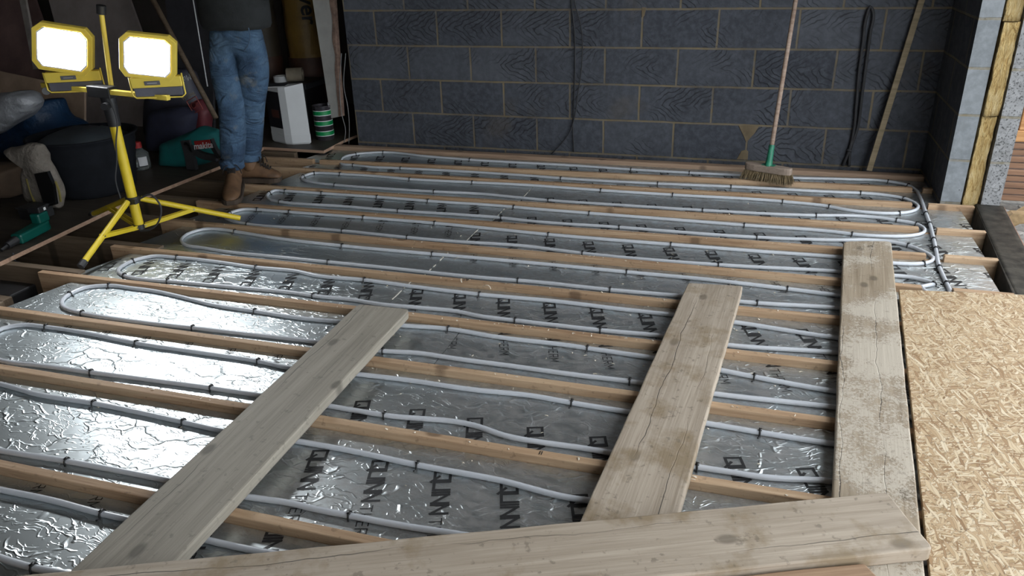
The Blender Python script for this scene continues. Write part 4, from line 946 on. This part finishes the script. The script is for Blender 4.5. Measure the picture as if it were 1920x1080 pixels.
# jerrycan
jb = at(540, 266, z=FLZ); jY = jb.y + 0.02
def jerry():
    jt = thing('jerrycan', 'cut open white plastic jerrycan with a dark label beside the person', 'jerrycan', (jb.x, jY, FLZ))
    a0 = at(541, 272, z=FLZ); a1 = at(580, 262, z=FLZ); d = (Vector((a1.x, a1.y, 0)) - Vector((a0.x, a0.y, 0))).normalized(); s = Vector((-d.y, d.x, 0))
    # near vertical edge at a0; wide face runs right-back, label face runs left-back
    H = at(541, 166, y=a0.y).z - FLZ; wx = 0.175; dx = 0.23; e = Vector((a0.x, a0.y, FLZ))
    left = (Vector((-0.8, 0.35, 0))).normalized(); right = Vector((0.93, 0.38, 0)).normalized()
    p = [e + right*0.03, e + right*wx*0.94, e + right*wx + left*0.03, e + right*wx + left*dx*0.9, e + right*wx*0.9 + left*dx, e + right*0.03 + left*dx, e + left*dx*0.88, e + left*0.035]
    b = B(); rings = []; cen = sum(p, Vector())/len(p)
    for sc, z, inn in ((0.90, 0.0, 0), (0.99, 0.012, 0), (1.0, 0.07, 0), (0.985, 0.078, 0), (0.975, H*0.6, 0), (0.965, H, 0), (0.93, H, 1), (0.93, H*0.45, 1), (0.9, 0.02, 1)):
        rings.append([b.verts.new(cen + (q - cen)*sc + Vector((0, 0, z + ((0.030*min(1.0, max(0.0, (q - e).dot(right))/wx) - 0.012*((q - e).dot(left) > 0.1)) if abs(z - H) < 1e-6 else 0)))) for q in p])
    for q, r in zip(rings, rings[1:]):
        for k in range(8): b.faces.new((q[k], q[(k+1) % 8], r[(k+1) % 8], r[k]))
    b.faces.new(rings[0]); b.faces.new(rings[-1]); obj('can_body', b, WHITEP, jt, bevel=0.004)
    b = B(); M = basis(e + left*0.03, left, Vector((0, 0, 1)), left.cross(Vector((0, 0, 1)))); side = -1 if M.col[2].to_3d().dot(Vector((0, -1, 0))) < 0 else 1
    n3 = M.col[2].to_3d() * side
    for (x0, x1, z0, z1, mt, nm) in ((0.005, 0.17, H*0.28, H*0.92, plain('dark_label', (0.012, 0.012, 0.016), 0.5), 'label'), (0.03, 0.12, H*0.46, H*0.60, plain('label_print', (0.09, 0.035, 0.025), 0.5), 'label_print')):
        bb = B(); off = n3*(0.001 if nm == 'label' else 0.0022)
        box(bb, (x0, z0, -0.0008), (x1, z1, 0.0008), Matrix.Translation(off) @ M); obj(nm, bb, mt, jt)
    b.free()
jerry()
# dark crate behind it with two rolls of tape on the lid
cY = 0.32; c0 = at(492, 166, y=cY); c1 = at(574, 163, y=cY)
ct = thing('storage_crate', 'dark lidded crate behind the white jerrycan', 'crate', ((c0.x + c1.x)/2, cY + 0.1, FLZ))
b = B(); box(b, (c0.x + 0.02, cY + 0.01, FLZ), (c1.x - 0.02, cY + 0.30, c1.z - 0.02)); obj('crate_body', b, BLK, ct, bevel=0.01)
b = B(); box(b, (c0.x, cY - 0.005, c1.z - 0.022), (c1.x, cY + 0.32, c1.z + 0.022)); obj('crate_lid', b, plain('crate_lid_grey', (0.03, 0.033, 0.038), 0.5), ct, bevel=0.006)
lz = c1.z + 0.022
tp = at(528, 158, y=cY + 0.08); b = B(); lathe(b, [(0.038, 0), (0.056, 0), (0.056, 0.044), (0.038, 0.044), (0.038, 0)], (tp.x, tp.y, lz), 28, cap=False); tag(obj('tape_roll', b, WHITEP, autosmooth=True), 'white tape roll lying flat on the dark crate', 'tape')
tp = at(556, 160, y=cY + 0.10); b = B(); M = Matrix.Translation((tp.x, tp.y, lz + 0.052)) @ Matrix.Rotation(math.radians(-68), 4, 'Z') @ Matrix.Rotation(math.pi/2, 4, 'X')
lathe(b, [(0.036, -0.06), (0.052, -0.06), (0.052, 0.06), (0.036, 0.06), (0.036, -0.06)], (0, 0, 0), 28, M, cap=False); tag(obj('tape_roll', b, plain('tan_tape', (0.32, 0.27, 0.20), 0.5), autosmooth=True), 'beige tape roll standing on edge on the dark crate', 'tape')
# tin with green bands
k0 = at(610, 263, z=FLZ); kY = k0.y + 0.05; kx = at(608, 240, y=kY).x; kz = at(605, 197, y=kY).z; kr_ = (at(622, 240, y=kY).x - at(592, 240, y=kY).x)/2
tc = thing('paint_can', 'dark tin with three green bands on the floor edge', 'can', (kx, kY, FLZ)); b = B(); H = kz - FLZ
lathe(b, [(kr_*0.95, 0), (kr_, 0.006), (kr_, H - 0.008), (kr_*1.03, H - 0.004), (kr_*1.03, H), (kr_*0.93, H), (kr_*0.92, H - 0.04)], (kx, kY, FLZ), 28); obj('can_body', b, CANM, tc, autosmooth=True)
for q in (0.20, 0.50, 0.80):
    b = B(); lathe(b, [(kr_ + 0.0012, H*q - 0.014), (kr_ + 0.0012, H*q + 0.014)], (kx, kY, FLZ), 28, cap=False); gb = obj('green_band', b, GREENB, tc, smooth=True)
    b = B()
    for e in (-0.0165, 0.0165): lathe(b, [(kr_ + 0.0012, H*q + e - 0.0022), (kr_ + 0.0012, H*q + e + 0.0022)], (kx, kY, FLZ), 28, cap=False)
    obj('band_edge', b, WHITEP, gb, smooth=True)
b = B(); tube(b, catmull([(kx + kr_*0.6, kY + 0.02, FLZ + H), (kx + kr_*0.8, kY, FLZ + H + 0.02), (kx + kr_*1.0, kY - 0.01, FLZ + H - 0.01)], 0.01), 0.003, 6); obj('can_tab', b, STEEL, tc)
# plasterboard offcut leaning in the gap
b = B(); q0, q1, q2, q3 = [at(u_, v_, y=0.02) for u_, v_ in ((620, 222), (640, 218), (627, -60), (578, -60))]
q2 = at(631, 0, y=0.06); q3 = at(586, 0, y=0.06); upv = (q3 - q0); q2 = q2 + upv*0.35; q3 = q3 + upv*0.35
fr = [q0, q1, q2, q3]; bk = [p + Vector((0.01, 0.03, 0)) for p in fr]
va = [b.verts.new(p) for p in fr]; vb = [b.verts.new(p) for p in bk]
b.faces.new(va); b.faces.new(vb[::-1])
for k in range(4): b.faces.new((va[k], vb[k], vb[(k+1) % 4], va[(k+1) % 4]))
ob = obj('plasterboard_offcut', b, PLASTERB); tag(ob, 'pale plasterboard offcut standing upright in the dark gap left of the block wall', 'plasterboard')
b = B(); e0, e1 = q1, q2; rr = random.Random(5); prev = None
for i in range(26):
    t = i/25; p = e0 + (e1 - e0)*t; wv = 0.022 + 0.012*noise.noise(Vector((t*9, 1, 2)))
    row_ = [b.verts.new(p + Vector((-wv, -0.003, 0))), b.verts.new(p + Vector((0.004*noise.noise(Vector((t*30, 4, 2))), -0.006, 0))), b.verts.new(p + Vector((0.012, 0.028, 0)))]
    if prev:
        for k in range(2): b.faces.new((prev[k], prev[k+1], row_[k+1], row_[k]))
    prev = row_
obj('torn_edge', b, PLBEDGE, ob)
# wrapped insulation rolls standing behind
for i, (uc, wpx, lab) in enumerate(((494, 46, 'dark end of a wrapped insulation roll, the left one behind the person'), (574, 66, 'yellow wrapped insulation roll behind the plasterboard offcut'))):
    Y = 0.74 + 0.16*i; cx = at(uc, 60, y=Y).x; r = abs(at(uc + wpx/2, 60, y=Y).x - cx); zt = 1.35
    rt = thing('insulation_roll', lab, 'insulation roll', (cx, Y, FLZ), group='wrapped insulation rolls')
    b = B(); n = 8; prof = [(r*0.6, 0.0), (r*0.97, 0.02)] + [(r*(1 + 0.015*math.sin(k*2.1)), 0.06 + (zt-0.12)*k/n) for k in range(n+1)] + [(r*0.97, zt - 0.02), (r*0.6, zt)]
    z_low = at(uc, 100, y=Y).z
    lathe(b, prof, (cx, Y, FLZ), 26); rumple(b, 0.008, 9, i); obj('roll_wrap', b, WOOLBAG if i else plain('dark_wrap', (0.05, 0.038, 0.025), 0.6, var=0.3), rt, smooth=True)
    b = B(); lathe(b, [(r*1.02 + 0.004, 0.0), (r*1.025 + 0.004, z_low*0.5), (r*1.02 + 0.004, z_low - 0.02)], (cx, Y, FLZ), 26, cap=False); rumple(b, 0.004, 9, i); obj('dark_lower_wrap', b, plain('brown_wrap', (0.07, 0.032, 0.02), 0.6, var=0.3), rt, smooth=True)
    # brand print read downwards
    b = B(); zc = 0.94 if i else 0.98; tw = 0.17 if i else 0.13
    toC = Vector((CAM.x - cx, CAM.y - Y, 0)).normalized(); rt_ = Vector((-toC.y, toC.x, 0))
    cpos = Vector((cx, Y, zc)) + toC*(r + 0.014) + rt_*(0.035 if i else -0.02)
    text_mesh('isover', tw, basis(cpos, Vector((0, 0, -1)), rt_, toC), b, offset=0.003)
    for v in b.verts:
        q = v.co - Vector((cx, Y, 0)); lat = q.dot(rt_); v.co -= toC * (q.dot(toC) - math.sqrt(max(1e-4, (r + 0.013)**2 - lat*lat)))
    obj('print', b, INK, rt)
# grey wires in the gap by the wall end
for pxs, lab in (([(640, 100), (637, 170), (641, 215), (648, 245), (645, 268)], 'left grey wire in the gap beside the block wall end'), ([(648, 100), (645, 165), (652, 200), (655, 240), (654, 270)], 'right grey wire in the gap beside the block wall end')):
    b = B(); tube(b, catmull([at(u_, v_, y=-0.03) for u_, v_ in pxs], 0.02), 0.003, 6); tag(obj('grey_wire', b, plain('wire_grey', (0.16, 0.16, 0.16), 0.5), smooth=True), lab, 'wire', 'wires in the gap')
# big black flexible tub
tb_c = Vector((-1.22, -1.44, FLZ))
tt = thing('builders_tub', 'big black ribbed builders tub behind the tripod', 'tub', tb_c); b = B(); rb, rt2, H = 0.225, 0.285, 0.34
prof = [(rb*0.9, 0.0), (rb, 0.012)]
for k in range(1, 16): prof.append((rb + (rt2 - rb)*k/16 + (0.003 if k % 2 else 0), 0.012 + (H - 0.012)*k/16))
prof += [(rt2 + 0.012, H - 0.008), (rt2 + 0.014, H), (rt2 - 0.004, H), (rb - 0.01, 0.03)]
lathe(b, prof, tb_c, 40); obj('tub_body', b, TUBBLK, tt, smooth=True)
b = B(); lathe(b, [(0.02, 0.03), (0.12, 0.022), (0.19, 0.0), (rt2 - 0.03, -0.03)], tb_c + Vector((0, 0, H + 0.0)), 30); rumple(b, 0.015, 9); tag(obj('grey_sheet', b, plain('grey_liner', (0.035, 0.042, 0.05), 0.55, var=0.4, scale=6), smooth=True), 'dull grey sheet bunched in the mouth of the black tub', 'sheet')
# blue tarpaulin heap
def heap(name, pxs, y, depth, mat, label, cat, amp=0.02, seed=0, n=10, **kw):
    """a rounded bulky thing whose outline was traced, with real depth behind it"""
    P = [at(u_, v_, y=y) for u_, v_ in pxs]; b = B(); c = sum(P, Vector())/len(P)
    dense_ = []
    for i in range(len(P)):
        a, d_ = P[i], P[(i+1) % len(P)]
        for k in range(4): dense_.append(a + (d_ - a)*k/4)
    rings = []
    for q, sc in ((0.0, 0.35), (0.03, 0.62), (0.12, 0.85), (0.3, 0.98), (0.5, 1.0), (0.75, 0.93), (0.92, 0.7), (1.0, 0.35)):
        ring = []
        for p in dense_:
            v = c + (p - c)*sc; v = Vector((v.x, y - depth*0.35 + depth*q, v.z)); nz = noise.noise_vector(v*7 + Vector((seed, 0, 0)))
            v += nz*amp; v.z = max(v.z, FLZ + 0.001); ring.append(b.verts.new(v))
        rings.append(ring)
    for ring in rings:
        for v in ring: v.co += noise.noise_vector(v.co * 19 + Vector((0, seed, 0))) * amp * 0.55; v.co.z = max(v.co.z, FLZ + 0.001)
    N = len(dense_)
    for q, r in zip(rings, rings[1:]):
        for k in range(N): b.faces.new((q[k], q[(k+1) % N], r[(k+1) % N], r[k]))
    b.faces.new(rings[0]); b.faces.new(rings[-1])
    return tag(obj(name, b, mat, smooth=True, sub=1, **kw), label, cat)
heap('blue_tarpaulin', [(-40, 292), (60, 300), (165, 268), (150, 250), (110, 222), (92, 190), (68, 188), (30, 215), (-40, 250)], -1.05, 0.35, BLUE, 'dark blue tarpaulin heaped against the plywood sheet', 'tarpaulin', 0.03, 1)
heap('plastic_carrier_bag', [(-60, 258), (-5, 252), (25, 236), (60, 205), (66, 190), (55, 175), (30, 169), (0, 176), (-60, 185)], -1.30, 0.22, BAGW, 'crumpled white plastic bag on top of the blue tarpaulin', 'bag', 0.02, 4)
# torn paper sack with a dark window
tsack = heap('torn_paper_sack', [(52, 380), (66, 386), (112, 392), (117, 375), (108, 345), (96, 320), (84, 302), (82, 285), (68, 269), (48, 266), (18, 277), (6, 282), (14, 287), (38, 290), (45, 310), (42, 330)], -1.84, 0.12, GREYBAG, 'torn grey paper sack slumped on the dark floor', 'sack', 0.014, 8)
bw_ = B(); yw = -1.84 - 0.12*0.35 - 0.006
wq = [at(u_, v_, y=yw) for u_, v_ in ((64, 326), (88, 322), (98, 345), (104, 384), (84, 388), (72, 352))]; prev_ = [bw_.verts.new(p) for p in wq]; back_ = [bw_.verts.new(p + Vector((0, 0.02, 0))) for p in wq]
bw_.faces.new(prev_); bw_.faces.new(back_[::-1])
for k in range(6): bw_.faces.new((prev_[k], back_[k], back_[(k+1) % 6], prev_[(k+1) % 6]))
obj('dark_window', bw_, plain('window_film', (0.008, 0.008, 0.009), 0.25), tsack)
bw_ = B(); tube(bw_, catmull([at(u_, v_, y=yw) for u_, v_ in ((104, 340), (110, 356), (114, 378))], 0.02), 0.006, 6); tube(bw_, catmull([at(u_, v_, y=yw + 0.01) for u_, v_ in ((50, 335), (58, 360), (66, 382))], 0.02), 0.007, 6); obj('yellow_stripe', bw_, plain('sack_yellow', (0.16, 0.13, 0.03), 0.6), tsack)
heap('cardboard_box', [(-60, 372), (33, 372), (33, 315), (8, 306), (-60, 312)], -1.75, 0.25, CARD, 'brown cardboard box at the left edge behind the torn sack', 'box', 0.004, 2)
# plywood sheet leaning at the back
def sheet(name, pxs, y0, y1, th, mat, label, cat, group=None):
    P = [at(u_, v_, y=y0 + (y1 - y0)*t) for (u_, v_, t) in pxs]; b = B(); nn = (P[1]-P[0]).cross(P[2]-P[0]).normalized()
    if nn.y < 0: nn = -nn
    va = [b.verts.new(p) for p in P]; vb = [b.verts.new(p + nn*th) for p in P]; n = len(P)
    b.faces.new(va); b.faces.new(vb[::-1])
    for k in range(n): b.faces.new((va[k], vb[k], vb[(k+1) % n], va[(k+1) % n]))
    return tag(obj(name, b, mat, bevel=0.002), label, cat, group)
sheet('plywood_sheet', [(-120, 300, 0), (158, 262, 0), (158, 168, 0.6), (80, 150, 0.8), (-120, 108, 1)], -0.62, -0.45, 0.018, PLY, 'bare brown plywood sheet propped behind the blue tarpaulin', 'sheet')
sheet('leaning_panel', [(160, 262, 0), (330, 240, 0), (215, -80, 1), (70, -80, 1)], 0.10, 0.55, 0.02, plain('greyish_panel', (0.26, 0.22, 0.21), 0.75, var=0.25, scale=4), 'grey brown panel leaning behind the lamp heads', 'panel', 'panels leaning at the back')
sheet('leaning_panel', [(-160, 250, 0), (150, 250, 0), (40, -80, 1), (-160, -80, 1)], 0.30, 0.75, 0.02, plain('brown_panel', (0.19, 0.12, 0.11), 0.75, var=0.3, scale=4), 'brown panel leaning at the far left behind the left lamp', 'panel', 'panels leaning at the back')
sheet('pale_timber_strip', [(62, 130, 0), (72, 128, 0), (36, -60, 1), (24, -60, 1)], -0.1, 0.22, 0.02, plain('pale_strip', (0.26, 0.23, 0.21), 0.8), 'pale strip of timber upright at the far left', 'timber')
sheet('leaning_panel', [(340, 262, 0), (402, 262, 0), (395, -80, 1), (300, -80, 1)], 0.0, 0.25, 0.02, plain('dark_door', (0.035, 0.034, 0.04), 0.6), 'dark upright panel left of the person', 'panel', 'panels leaning at the back')
# shovel handle and thin rod
def pole(name, label, a, c, r, mat, cat):
    b = B(); tube(b, [a, (a + c)/2, c], r, 10); return tag(obj(name, b, mat, smooth=True), label, cat)
pole('shovel', 'long timber tool handle leaning left of the person', at(405, 222, y=-0.70), at(255, -60, y=-0.55), 0.017, OLDJOIST, 'shovel handle')
pole('thin_rod', 'thin pale rod leaning beside the long tool handle', at(389, 162, y=-0.68), at(352, -60, y=-0.5), 0.004, WHITEP, 'rod')
# sacks with print
sk = heap('plaster_sack', [(270, 262), (372, 264), (376, 200), (352, 130), (318, 128), (290, 150), (272, 190)], -0.35, 0.26, DARKSACK, 'upright dark plaster sack with white print left of the person', 'sack', 0.016, 5)
b = B(); yf_ = -0.35 - 0.26*0.35 - 0.022
c1_ = at(337, 154, y=yf_); e1_ = at(350, 146, y=yf_); d_ = (e1_ - at(325, 161, y=yf_)).normalized(); n_ = Vector((0, -1, 0)); 
text_mesh('Multifinish', 0.055, basis(c1_, -d_, -(n_.cross(d_)), n_), b, shear=0.2); obj('sack_print', b, WHITEINK, sk)
b = B(); c2_ = at(353, 180, y=yf_); text_mesh('Warning', 0.035, basis(c2_, d_, n_.cross(d_), n_), b); obj('warning_print', b, plain('ochre_ink', (0.30, 0.25, 0.16), 0.6), sk)
rs = heap('red_sack', [(345, 262), (392, 262), (392, 205), (372, 186), (352, 196)], -0.50, 0.14, REDDK, 'dark red sack slumped below the plaster sack', 'sack', 0.012, 6)
b = B(); c3_ = at(365, 197, y=-0.58); bw = 0.045; M = basis(c3_, d_, n_.cross(d_), n_)
for (a, c) in (((-bw, -bw), (bw, -bw)), ((bw, -bw), (bw, bw)), ((bw, bw), (-bw, bw)), ((-bw, bw), (-bw, -bw))): tube(b, [M @ Vector((*a, 0)), M @ Vector((*c, 0))], 0.003, 5)
text_mesh('CE', 0.06, M, b); obj('square_mark', b, plain('red_ink', (0.30, 0.07, 0.06), 0.6), rs)
heap('navy_holdall', [(276, 284), (350, 284), (362, 215), (340, 200), (276, 208)], -0.62, 0.2, plain('navy_cloth', (0.02, 0.022, 0.045), 0.8, var=0.3), 'navy cloth holdall behind the teal tool bag', 'bag', 0.014, 9)
# teal tool bag with straps and its maker's badge
bagY = -0.86; bg_pts = [(298, 316), (345, 322), (408, 300), (412, 275), (400, 246), (372, 238), (345, 252), (312, 264), (300, 272)]
tbag = heap('tool_bag', bg_pts, bagY, 0.24, TEAL, 'teal tool bag with black straps and a red badge by the boots', 'bag', 0.010, 11)
by = bagY - 0.24*0.35 - 0.012
def strap(pxs, wd_):
    b = B(); P = [at(u_, v_, y=by - 0.004) for u_, v_ in pxs]; P = catmull(P, 0.02); prev = None
    for i, p in enumerate(P):
        t = (P[min(i+1, len(P)-1)] - P[max(i-1, 0)]).normalized(); nr = Vector((0, -1, 0)).cross(t).normalized()
        rw = [b.verts.new(p + nr*wd_), b.verts.new(p - nr*wd_), b.verts.new(p - nr*wd_ + Vector((0, 0.03, 0))), b.verts.new(p + nr*wd_ + Vector((0, 0.03, 0)))]
        if prev:
            for k in range(4): b.faces.new((prev[k], prev[(k+1) % 4], rw[(k+1) % 4], rw[k]))
        else: b.faces.new(rw)
        prev = rw
    b.faces.new(prev[::-1]); return obj('strap', b, BLKM, tbag)
strap([(346, 264), (352, 285), (358, 318)], 0.034); strap([(345, 268), (372, 290), (404, 298)], 0.020); strap([(392, 262), (400, 280), (410, 296)], 0.014)
b = B(); bx0, bx1 = at(365, 269, y=by - 0.012), at(394, 266, y=by - 0.012); dd_ = (bx1 - bx0).normalized(); cm = (bx0 + bx1)/2 + Vector((0, 0, -0.012)); Mg = basis(cm, dd_, n_.cross(dd_), n_); L_ = (bx1 - bx0).length/2
box(b, (-L_, -0.026, -0.004), (L_, 0.026, 0.0), Mg); lbd = obj('badge', b, RED, tbag)
b = B(); text_mesh('makita', 0.056, Matrix.Translation(Vector((0, -0.002, -0.008))) @ Mg, b, shear=0.25, offset=0.001); obj('badge_lettering', b, WHITEINK, lbd)
# jar with red cap and label
jr = at(268, 316, z=FLZ); jY2 = jr.y; jx = jr.x; jz = at(268, 276, y=jY2).z - FLZ
jt = thing('spray_bottle', 'clear plastic bottle with red cap and white label beside the teal bag', 'bottle', (jx, jY2, FLZ)); b = B(); r = 0.055
lathe(b, [(r*.9, 0), (r, 0.01), (r, jz*0.7), (r*0.5, jz*0.88), (r*0.4, jz)], (jx, jY2, FLZ), 20); obj('bottle_body', b, GLASSY, jt, smooth=True)
b = B(); lathe(b, [(r*0.45, jz - 0.005), (r*0.45, jz + 0.03), (r*0.38, jz + 0.034)], (jx, jY2, FLZ), 16); obj('bottle_cap', b, RED, jt, autosmooth=True)
b = B(); 
for k in range(7):
    a0, a1 = math.radians(-62 + k*8), math.radians(-54 + k*8)
    vs = [b.verts.new((jx + (r+0.001)*math.cos(a_), jY2 + (r+0.001)*math.sin(a_), FLZ + z_)) for a_, z_ in ((a0, jz*.2), (a1, jz*.2), (a1, jz*.6), (a0, jz*.6))]; b.faces.new(vs)
obj('bottle_label', b, WHITEINK, jt)
# teal cordless tool lying on the dark floor
pt = at(60, 437, z=FLZ); pl = thing('power_tool', 'teal and black cordless tool lying on the dark floor boards at left', 'power tool', (pt.x, pt.y, FLZ))
ta, tc_ = at(30, 450, z=0.03), at(86, 420, z=0.04); d = (tc_ - ta).normalized(); s = Vector((0, 0, 1)).cross(d).normalized(); M = basis(ta, d, s, d.cross(s)); Lg = (tc_ - ta).length
b = B()
prism(b, [(0.0, -0.03), (Lg*0.85, -0.036), (Lg, -0.03), (Lg, 0.03), (Lg*0.85, 0.036), (0.0, 0.03)], -0.024, 0.026, M); prism(b, [(Lg*0.7, -0.026), (Lg*1.05, -0.03), (Lg*1.05, 0.03), (Lg*0.7, 0.026)], 0.02, 0.075, M); obj('tool_body', b, TEALP, pl, bevel=0.010)
b = B(); tube(b, [M @ Vector((0.0, 0, 0)), M @ Vector((-0.06, 0, -0.004))], [0.022, 0.016], 12); tube(b, [M @ Vector((-0.055, 0, -0.004)), M @ Vector((-0.10, 0, -0.010))], 0.008, 10); obj('tool_nose', b, BLK, pl, autosmooth=True)
b = B(); prism(b, [(Lg*0.75, -0.034), (Lg*1.08, -0.036), (Lg*1.08, 0.036), (Lg*0.75, 0.034)], 0.076, 0.108, M); bt_ = obj('battery', b, BLK, pl, bevel=0.006)
b = B(); prism(b, [(Lg*0.9, -0.0365), (Lg*0.97, -0.0365), (Lg*0.97, -0.035), (Lg*0.9, -0.035)], 0.084, 0.098, M); obj('battery_mark', b, WHITEINK, bt_)
bx_ = at(68, 398, z=FLZ + 0.03); b = B(); box(b, (bx_.x - 0.07, bx_.y - 0.05, FLZ), (bx_.x + 0.06, bx_.y + 0.06, FLZ + 0.055), None); box(b, (bx_.x - 0.08, bx_.y - 0.055, FLZ + 0.055), (bx_.x + 0.045, bx_.y + 0.06, FLZ + 0.068)); tag(obj('battery_charger', b, BLK, bevel=0.006), 'black battery pack on the floor behind the teal tool', 'battery')
# things down in the open bay at the left edge
b = B(); p = at(20, 545, z=-0.10); box(b, (p.x - 0.22, p.y - 0.05, -0.30), (p.x + 0.05, p.y + 0.12, -0.10)); tag(obj('dark_metal_box', b, plain('dark_metal', (0.03, 0.03, 0.032), 0.4, 0.4), bevel=0.008), 'dark metal box sunk in the open bay at the left edge', 'box')
b = B(); p = at(5, 560, z=-0.09); box(b, (p.x - 0.2, p.y - 0.02, -0.13), (p.x + 0.02, p.y + 0.03, -0.09)); tag(obj('timber_offcut', b, OLDJOIST, bevel=0.003), 'short timber offcut in front of the sunken metal box', 'timber')
# cable tied round the raw floor edge
b = B(); tube(b, catmull([at(24, 474, z=0.012), at(26, 486, z=-0.02), at(36, 492, z=-0.06), at(34, 500, z=-0.10), at(10, 508, z=-0.12)], 0.02), 0.004, 6); tag(obj('dangling_cable', b, BLKM, smooth=True), 'thin dark cable dangling over the raw floor edge at left', 'cable')

# ------------------------------------------------------------------ outside, at the far right
fp = thing('timber_panel_stack', 'orange brown framed timber panels over brown slats outside at far right', 'timber panels', (4.7, 0.43, -0.3))
for i in range(9):
    b = B(); z = -0.28 + 0.041*i; box(b, (3.80, 0.40 + 0.006*(i % 2), z), (5.6, 0.45, z + 0.034)); obj('slat', b, OWOODD, fp, bevel=0.004)
zz = 0.09
for r_ in range(7):
    H = 0.24
    b = B(); box(b, (3.80, 0.40, zz), (5.6, 0.46, zz + 0.07)); obj('rail', b, OWOOD, fp, bevel=0.006)
    b = B(); box(b, (3.80, 0.43, zz + 0.071), (5.6, 0.455, zz + H - 0.001)); obj('panel', b, OWOODD if r_ % 2 == 0 else OWOOD, fp)
    for k in range(8):
        x = 3.84 + 0.20*k + 0.06*(r_ % 2); b = B(); box(b, (x, 0.405, zz + 0.071), (x + 0.05, 0.429, zz + H - 0.001)); obj('stile', b, OWOOD, fp, bevel=0.005)
    zz += H
rr = random.Random(11)
spots = [(1886, 395, .05, 0), (1903, 402, .03, 1), (1912, 418, .10, 2), (1893, 420, .05, 0), (1905, 437, .055, 0), (1895, 440, .035, 0), (1916, 448, .06, 0), (1900, 456, .05, 0), (1911, 466, .045, 0), (1917, 480, .06, 0), (1906, 478, .03, 0), (1914, 500, .05, 0), (1925, 430, .07, 0), (1930, 460, .07, 0), (1925, 510, .06, 0), (1935, 405, .09, 2)]
lab = ['white lump of rubble by the end of the brick edge', 'small brown stone outside behind the white lump', 'large yellowish broken brick outside at the right edge', 'pale stone just beyond the membrane, below the white lump', 'pale flat stone outside below the yellowish brick', 'small chip of stone hugging the brick edge', 'grey stone at the right edge under the yellowish brick', 'pale stone hugging the brick edge, halfway along', 'broken grey stone outside, halfway along the membrane', 'rounded pale stone at the right edge, lower down', 'small pale chip beside the rounded stone', 'lowest pale stone outside along the membrane', 'grey stone outside beyond the right edge, upper', 'grey stone outside beyond the right edge, middle', 'grey stone outside beyond the right edge, lower', 'yellow brick lump outside beyond the right edge']
for i, (u_, v_, sz, kd) in enumerate(spots):
    p = at(u_, v_, z=-0.22); b = B(); bmesh.ops.create_icosphere(b, subdivisions=2, radius=1.0)
    for v in b.verts:
        v.co = v.co.normalized() * (1 + 0.35*noise.noise(v.co*1.3 + Vector((i*3, 0, 0)))); v.co = Vector((v.co.x*sz*1.1, v.co.y*sz*0.9, v.co.z*sz*0.7))
    bmesh.ops.translate(b, vec=Vector((max(p.x, 3.79 + sz*0.8), p.y, -0.27 + sz*0.45)), verts=b.verts)
    tag(obj('rubble_stone', b, (STONE, OWOODD, STONEY)[kd]), lab[i], 'stone', 'rubble outside')
b = B()
for i in range(500):
    x, y = rr.uniform(3.8, 5.4), rr.uniform(-2.2, 0.34); s = rr.uniform(0.01, 0.035); mm = Matrix.Translation((x, y, -0.275 + 0.03*rr.random())) @ Matrix.Rotation(rr.uniform(0, 6), 4, Vector((rr.random(), rr.random(), rr.random() + 0.1)))
    bmesh.ops.create_icosphere(b, subdivisions=1, radius=s, matrix=mm @ Matrix.Diagonal((1, rr.uniform(.5, 1), rr.uniform(.4, .8), 1)))
o = obj('rubble_chippings', b, STONE); tag(o, 'loose grey rubble chippings on the ground outside', 'rubble', kind='stuff')

# ------------------------------------------------------------------ wood shavings scattered over joists and foil
b = B(); rs_ = random.Random(21)
def shaving(p, L, a, zc):
    n = 5; prev = None; d = Vector((math.cos(a), math.sin(a), 0)); s = Vector((-d.y, d.x, 0)); bend = rs_.uniform(-1.5, 1.5); wv = rs_.uniform(0.0012, 0.003)
    q = Vector(p)
    for i in range(n+1):
        t = i/n; z = p[2] + zc*4*t*(1-t) + 0.0008
        r0 = [b.verts.new(Vector((q.x, q.y, z)) + s*wv), b.verts.new(Vector((q.x, q.y, z)) - s*wv)]
        if prev: b.faces.new((prev[0], prev[1], r0[1], r0[0]))
        prev = r0; a2 = a + bend*t; q = q + Vector((math.cos(a2), math.sin(a2), 0))*(L/n)
for i in range(420):
    k = rs_.choice([0, 1, 1, 2, 2, 2, 3, 3, 4, 4, 5, 5, 6, 6, 6, 7, 7, 8]); x = rs_.uniform(0.6, 3.2) if rs_.random() < 0.8 else rs_.uniform(-0.2, 2.7)
    if x > 2.75: x -= rs_.uniform(0.5, 1.5)
    if rs_.random() < 0.5: p = (x, jy(k, x) - rs_.uniform(0.004, JW - 0.004), 0.0003)
    else: p = (x, jy(k, x) - JW - abs(rs_.gauss(0.0, 0.12)) - 0.005, FZ + 0.0008)
    shaving(p, rs_.uniform(0.004, 0.014), rs_.uniform(0, 6.28), rs_.uniform(0, 0.003))
for u_, v_, a in ((866, 530, 2.2), (905, 537, 0.1), (560, 330, 1.0), (944, 395, 0.7), (905, 440, 0.6), (850, 488, 0.8)):
    p = at(u_, v_, z=0.001); shaving(p, 0.05, a, 0.008)
tag(obj('wood_shavings', b, SHAV), 'pale wood shavings scattered over joists and foil', 'shavings', kind='stuff')
